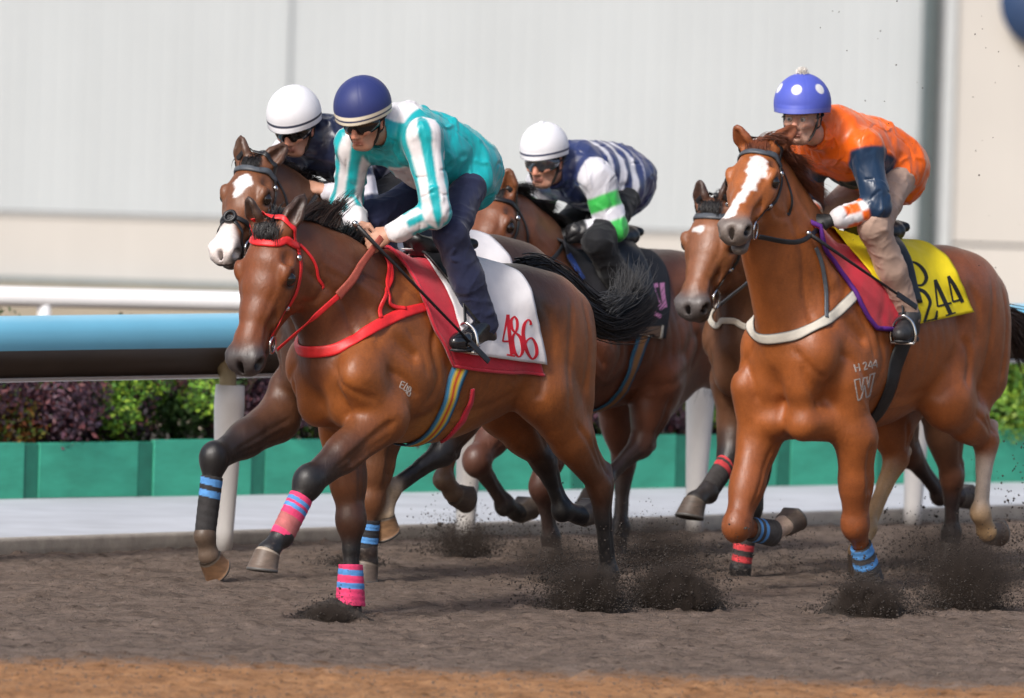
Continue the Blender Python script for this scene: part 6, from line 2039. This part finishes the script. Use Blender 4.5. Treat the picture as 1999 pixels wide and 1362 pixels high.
def clods(name, P, size, rng, mat):
    n = len(P)
    a = rng.normal(0, 1, (n, 3, 3)); q, _ = np.linalg.qr(a)
    sc = size[:, None] * rng.uniform(0.45, 1.3, (n, 3))
    V = np.einsum('nij,nkj->nki', q, OCT_V[None] * (sc[:, None, :] * rng.uniform(0.7, 1.2, (n, 6, 1)))) + P[:, None, :]
    F = OCT_F[None] + (np.arange(n) * 6)[:, None, None]
    return mesh_obj(name, V.reshape(-1, 3), F.reshape(-1, 3), mat, smooth=False)


def spray(u, v, w, h, count, seed, dense=2.2, depth=0.28, s0=0.0022, s1=0.0068, skew=0.0, arcs=5, z0=0.0):
    r = np.random.default_rng(seed); c = at_ground(u, v)
    n1 = int(count * 0.68)
    x = r.normal(0, 0.26, n1) * w; z = r.beta(1.0, dense + 1.5, n1) * h * np.exp(-(x / w) ** 2 * 3.0)
    y = r.normal(0, 0.3, n1) * depth
    x = x + skew * z
    P = [np.stack([x, y, z], 1)]
    for k in range(arcs):                                            # ragged tongues of sand flung back and up
        n2 = int(count * 0.32 / arcs); t = r.beta(1.4, 1.6, n2)
        ang = r.uniform(0.35, 1.5); rr = h * r.uniform(0.8, 1.35); sx = r.choice([-1, 1], p=[0.45, 0.55])
        px_ = r.normal(0, 0.22) * w + sx * math.cos(ang) * rr * t * 1.2; pz_ = math.sin(ang) * rr * t - 0.25 * rr * t * t
        sp_ = (0.012 + 0.09 * t * h / 0.3)
        P.append(np.stack([px_ + r.normal(0, 1, n2) * sp_, r.normal(0, 0.3, n2) * depth, np.abs(pz_ + r.normal(0, 1, n2) * sp_)], 1))
    P = np.concatenate(P) + np.array([c[0], c[1], z0 + 0.01])
    size = s0 + (s1 - s0) * r.beta(1.2, 4.0, len(P)) * 1.6
    big = r.uniform(0, 1, len(P)) < 0.02; size[big] *= 1.9
    tag(clods("sand_spray", P, size, r, M['clod']), kind="stuff")


def mound(u, v, w, h, d, seed, peak=0.0):
    c = at_ground(u, v)
    n, m = 70, 44
    X, Y = np.meshgrid(np.linspace(-0.6, 0.6, n) * w, np.linspace(-0.6, 0.6, m) * d, indexing='ij')
    rr = np.sqrt((2 * X / w) ** 2 + (2 * Y / d) ** 2)
    Z = h * np.clip(1 - rr ** 1.7, -0.4, 1) * (1 + peak * X / w) 
    Z = Z + (0.014 * vnoise(X + 9, Y + seed, 0.03, 0.03, seed) + 0.010 * vnoise(X + 3, Y, 0.014, 0.014, seed + 1)) * (rr < 1.1)
    V = np.stack([X + c[0], Y + c[1] + d * 0.45, Z], -1).reshape(-1, 3)
    i, j = np.meshgrid(np.arange(n - 1), np.arange(m - 1), indexing='ij'); a = (i * m + j).ravel()
    tag(mesh_obj("sand_mound", V, np.stack([a, a + m, a + m + 1, a + 1], 1), M['clod']), kind="stuff")


mound(1692, 1203, 0.42, 0.13, 0.30, 1, -0.6)
mound(1322, 1188, 0.46, 0.12, 0.3, 2, -0.3)
mound(1146, 1193, 0.42, 0.09, 0.26, 3, 0.2)
mound(648, 1213, 0.33, 0.085, 0.26, 4, -0.5)
mound(690, 1108, 0.24, 0.045, 0.2, 5, 0.0)
mound(1895, 1190, 0.34, 0.05, 0.26, 6, 0.0)
spray(1690, 1200, 0.40, 0.27, 5434, 11)
spray(1318, 1187, 0.46, 0.30, 6792, 12, skew=-0.3)
spray(1142, 1192, 0.44, 0.32, 4389, 13, skew=-0.5)
spray(1120, 1150, 0.8, 0.34, 1567, 14, dense=1.0, s1=0.006)
spray(1250, 1120, 0.9, 0.34, 1985, 15, dense=0.8, s1=0.006)
spray(900, 1086, 0.42, 0.22, 1985, 16, dense=1.0, s1=0.007)
spray(960, 1075, 0.9, 0.26, 940, 17, dense=0.6, s1=0.006)
spray(1880, 1190, 0.55, 0.36, 3762, 18, dense=1.2, skew=-0.3)
spray(1830, 1130, 1.0, 0.4, 1985, 19, dense=0.5, s1=0.0065)
spray(2010, 1150, 0.4, 0.35, 1358, 20, dense=0.6, s1=0.007)
spray(648, 1210, 0.28, 0.12, 1149, 21)
spray(690, 1106, 0.3, 0.09, 731, 22)
spray(1560, 1120, 1.0, 0.3, 731, 23, dense=0.6, s1=0.006)
r_ = np.random.default_rng(77)
Pt = np.array([at_depth(r_.uniform(1590, 1999), r_.uniform(0, 620), r_.uniform(52, 55)) for _ in range(46)])
tag(clods("sand_spray", Pt, r_.uniform(0.002, 0.0055, len(Pt)), r_, M['clod']), kind="stuff")
Pt = np.array([at_depth(1980 + r_.normal(0, 18), 960 + r_.normal(0, 55), 53.9 + r_.normal(0, 0.1)) for _ in range(50)])
tag(clods("sand_spray", Pt, r_.uniform(0.003, 0.010, len(Pt)), r_, M['clod']), kind="stuff")


def plume_mat(name, dens, seed, colr=(0.20, 0.155, 0.13), stretch=(1, 1, 1), thr=0.42):
    m = bpy.data.materials.new(name); m.use_nodes = True; nt = m.node_tree
    nt.nodes.remove(nt.nodes["Principled BSDF"])
    out = nt.nodes["Material Output"]
    v = nt.nodes.new("ShaderNodeVolumePrincipled")
    v.inputs['Color'].default_value = (*colr, 1); v.inputs['Anisotropy'].default_value = 0.1
    tc = nt.nodes.new("ShaderNodeTexCoord")
    ln = nt.nodes.new("ShaderNodeVectorMath"); ln.operation = 'LENGTH'; nt.links.new(tc.outputs['Object'], ln.inputs[0])
    fall = nt.nodes.new("ShaderNodeMapRange"); fall.inputs[1].default_value = 1.0; fall.inputs[2].default_value = 0.25; nt.links.new(ln.outputs['Value'], fall.inputs[0])
    mp = nt.nodes.new("ShaderNodeMapping"); mp.inputs['Location'].default_value = (seed * 3.1, seed, 0); mp.inputs['Scale'].default_value = stretch
    nt.links.new(tc.outputs['Object'], mp.inputs[0])
    n = nt.nodes.new("ShaderNodeTexNoise"); n.inputs['Scale'].default_value = 2.6; n.inputs['Detail'].default_value = 6; n.inputs['Roughness'].default_value = 0.66
    n.inputs['Distortion'].default_value = 0.5
    nt.links.new(mp.outputs[0], n.inputs['Vector'])
    a = math_n(nt, 'ADD', n.outputs['Fac'], math_n(nt, 'MULTIPLY', fall.outputs[0], 0.34))
    b = nt.nodes.new("ShaderNodeMapRange"); b.inputs[1].default_value = thr + 0.16; b.inputs[2].default_value = thr + 0.42; nt.links.new(a, b.inputs[0])
    d = math_n(nt, 'MULTIPLY', math_n(nt, 'MULTIPLY', b.outputs[0], fall.outputs[0]), dens)
    nt.links.new(d, v.inputs['Density']); nt.links.new(v.outputs[0], out.inputs['Volume'])
    return m


def plume(u, v, w, h, depth, dens, seed, dx=0.0, tilt=0.0, colr=(0.16, 0.125, 0.105)):
    """flung sand too fine to see as grains: a soft cloud of uneven density sitting on the track"""
    c = at_ground(u, v)
    bm = bmesh.new(); bmesh.ops.create_icosphere(bm, subdivisions=3, radius=1.0)
    me = bpy.data.meshes.new("sand_spray"); bm.to_mesh(me); bm.free()
    o = bpy.data.objects.new("sand_spray", me); col.objects.link(o)
    o.scale = (w / 2, depth / 2, h * 0.72); o.location = (c[0] + dx, c[1] + 0.05, h * 0.30); o.rotation_euler = (0, tilt, 0)
    me.materials.append(plume_mat("flung_sand", dens, seed, colr, (1.6, 1, 0.8)))
    tag(o, kind="stuff")


plume(1694, 1203, 0.44, 0.20, 0.32, 95, 1, tilt=0.10)
plume(1322, 1190, 0.54, 0.24, 0.34, 80, 2, tilt=0.12)
plume(1142, 1194, 0.48, 0.26, 0.34, 50, 3, tilt=-0.15)
plume(1090, 1140, 0.75, 0.30, 0.4, 10, 4, tilt=0.2)
plume(1290, 1110, 0.85, 0.34, 0.5, 9, 5)
plume(905, 1088, 0.46, 0.20, 0.3, 24, 6)
plume(1890, 1192, 0.66, 0.40, 0.4, 24, 7, tilt=-0.1)
plume(1840, 1120, 0.95, 0.36, 0.5, 8, 8)
plume(648, 1214, 0.33, 0.10, 0.25, 60, 9, tilt=0.12)
plume(690, 1108, 0.34, 0.09, 0.25, 30, 10)

# loose crumbs lying on the track
r_ = np.random.default_rng(88)
n_ = 15000
Xc = r_.uniform(-3.1, 3.1, n_); Yc = 44.5 + 13.0 * r_.uniform(0, 1, n_) ** 1.3
Pc = np.stack([Xc, Yc, sand_z(Xc, Yc) + 0.002], 1)
sz = 0.0025 + 0.010 * r_.beta(1.0, 5.0, n_)
M['crumb'] = simple("sand_crumbs", (0.12, 0.095, 0.08), 0.95, var=0.5, vscale=20)
tag(clods("track_crumbs", Pc, sz, r_, M['crumb']), kind="stuff")
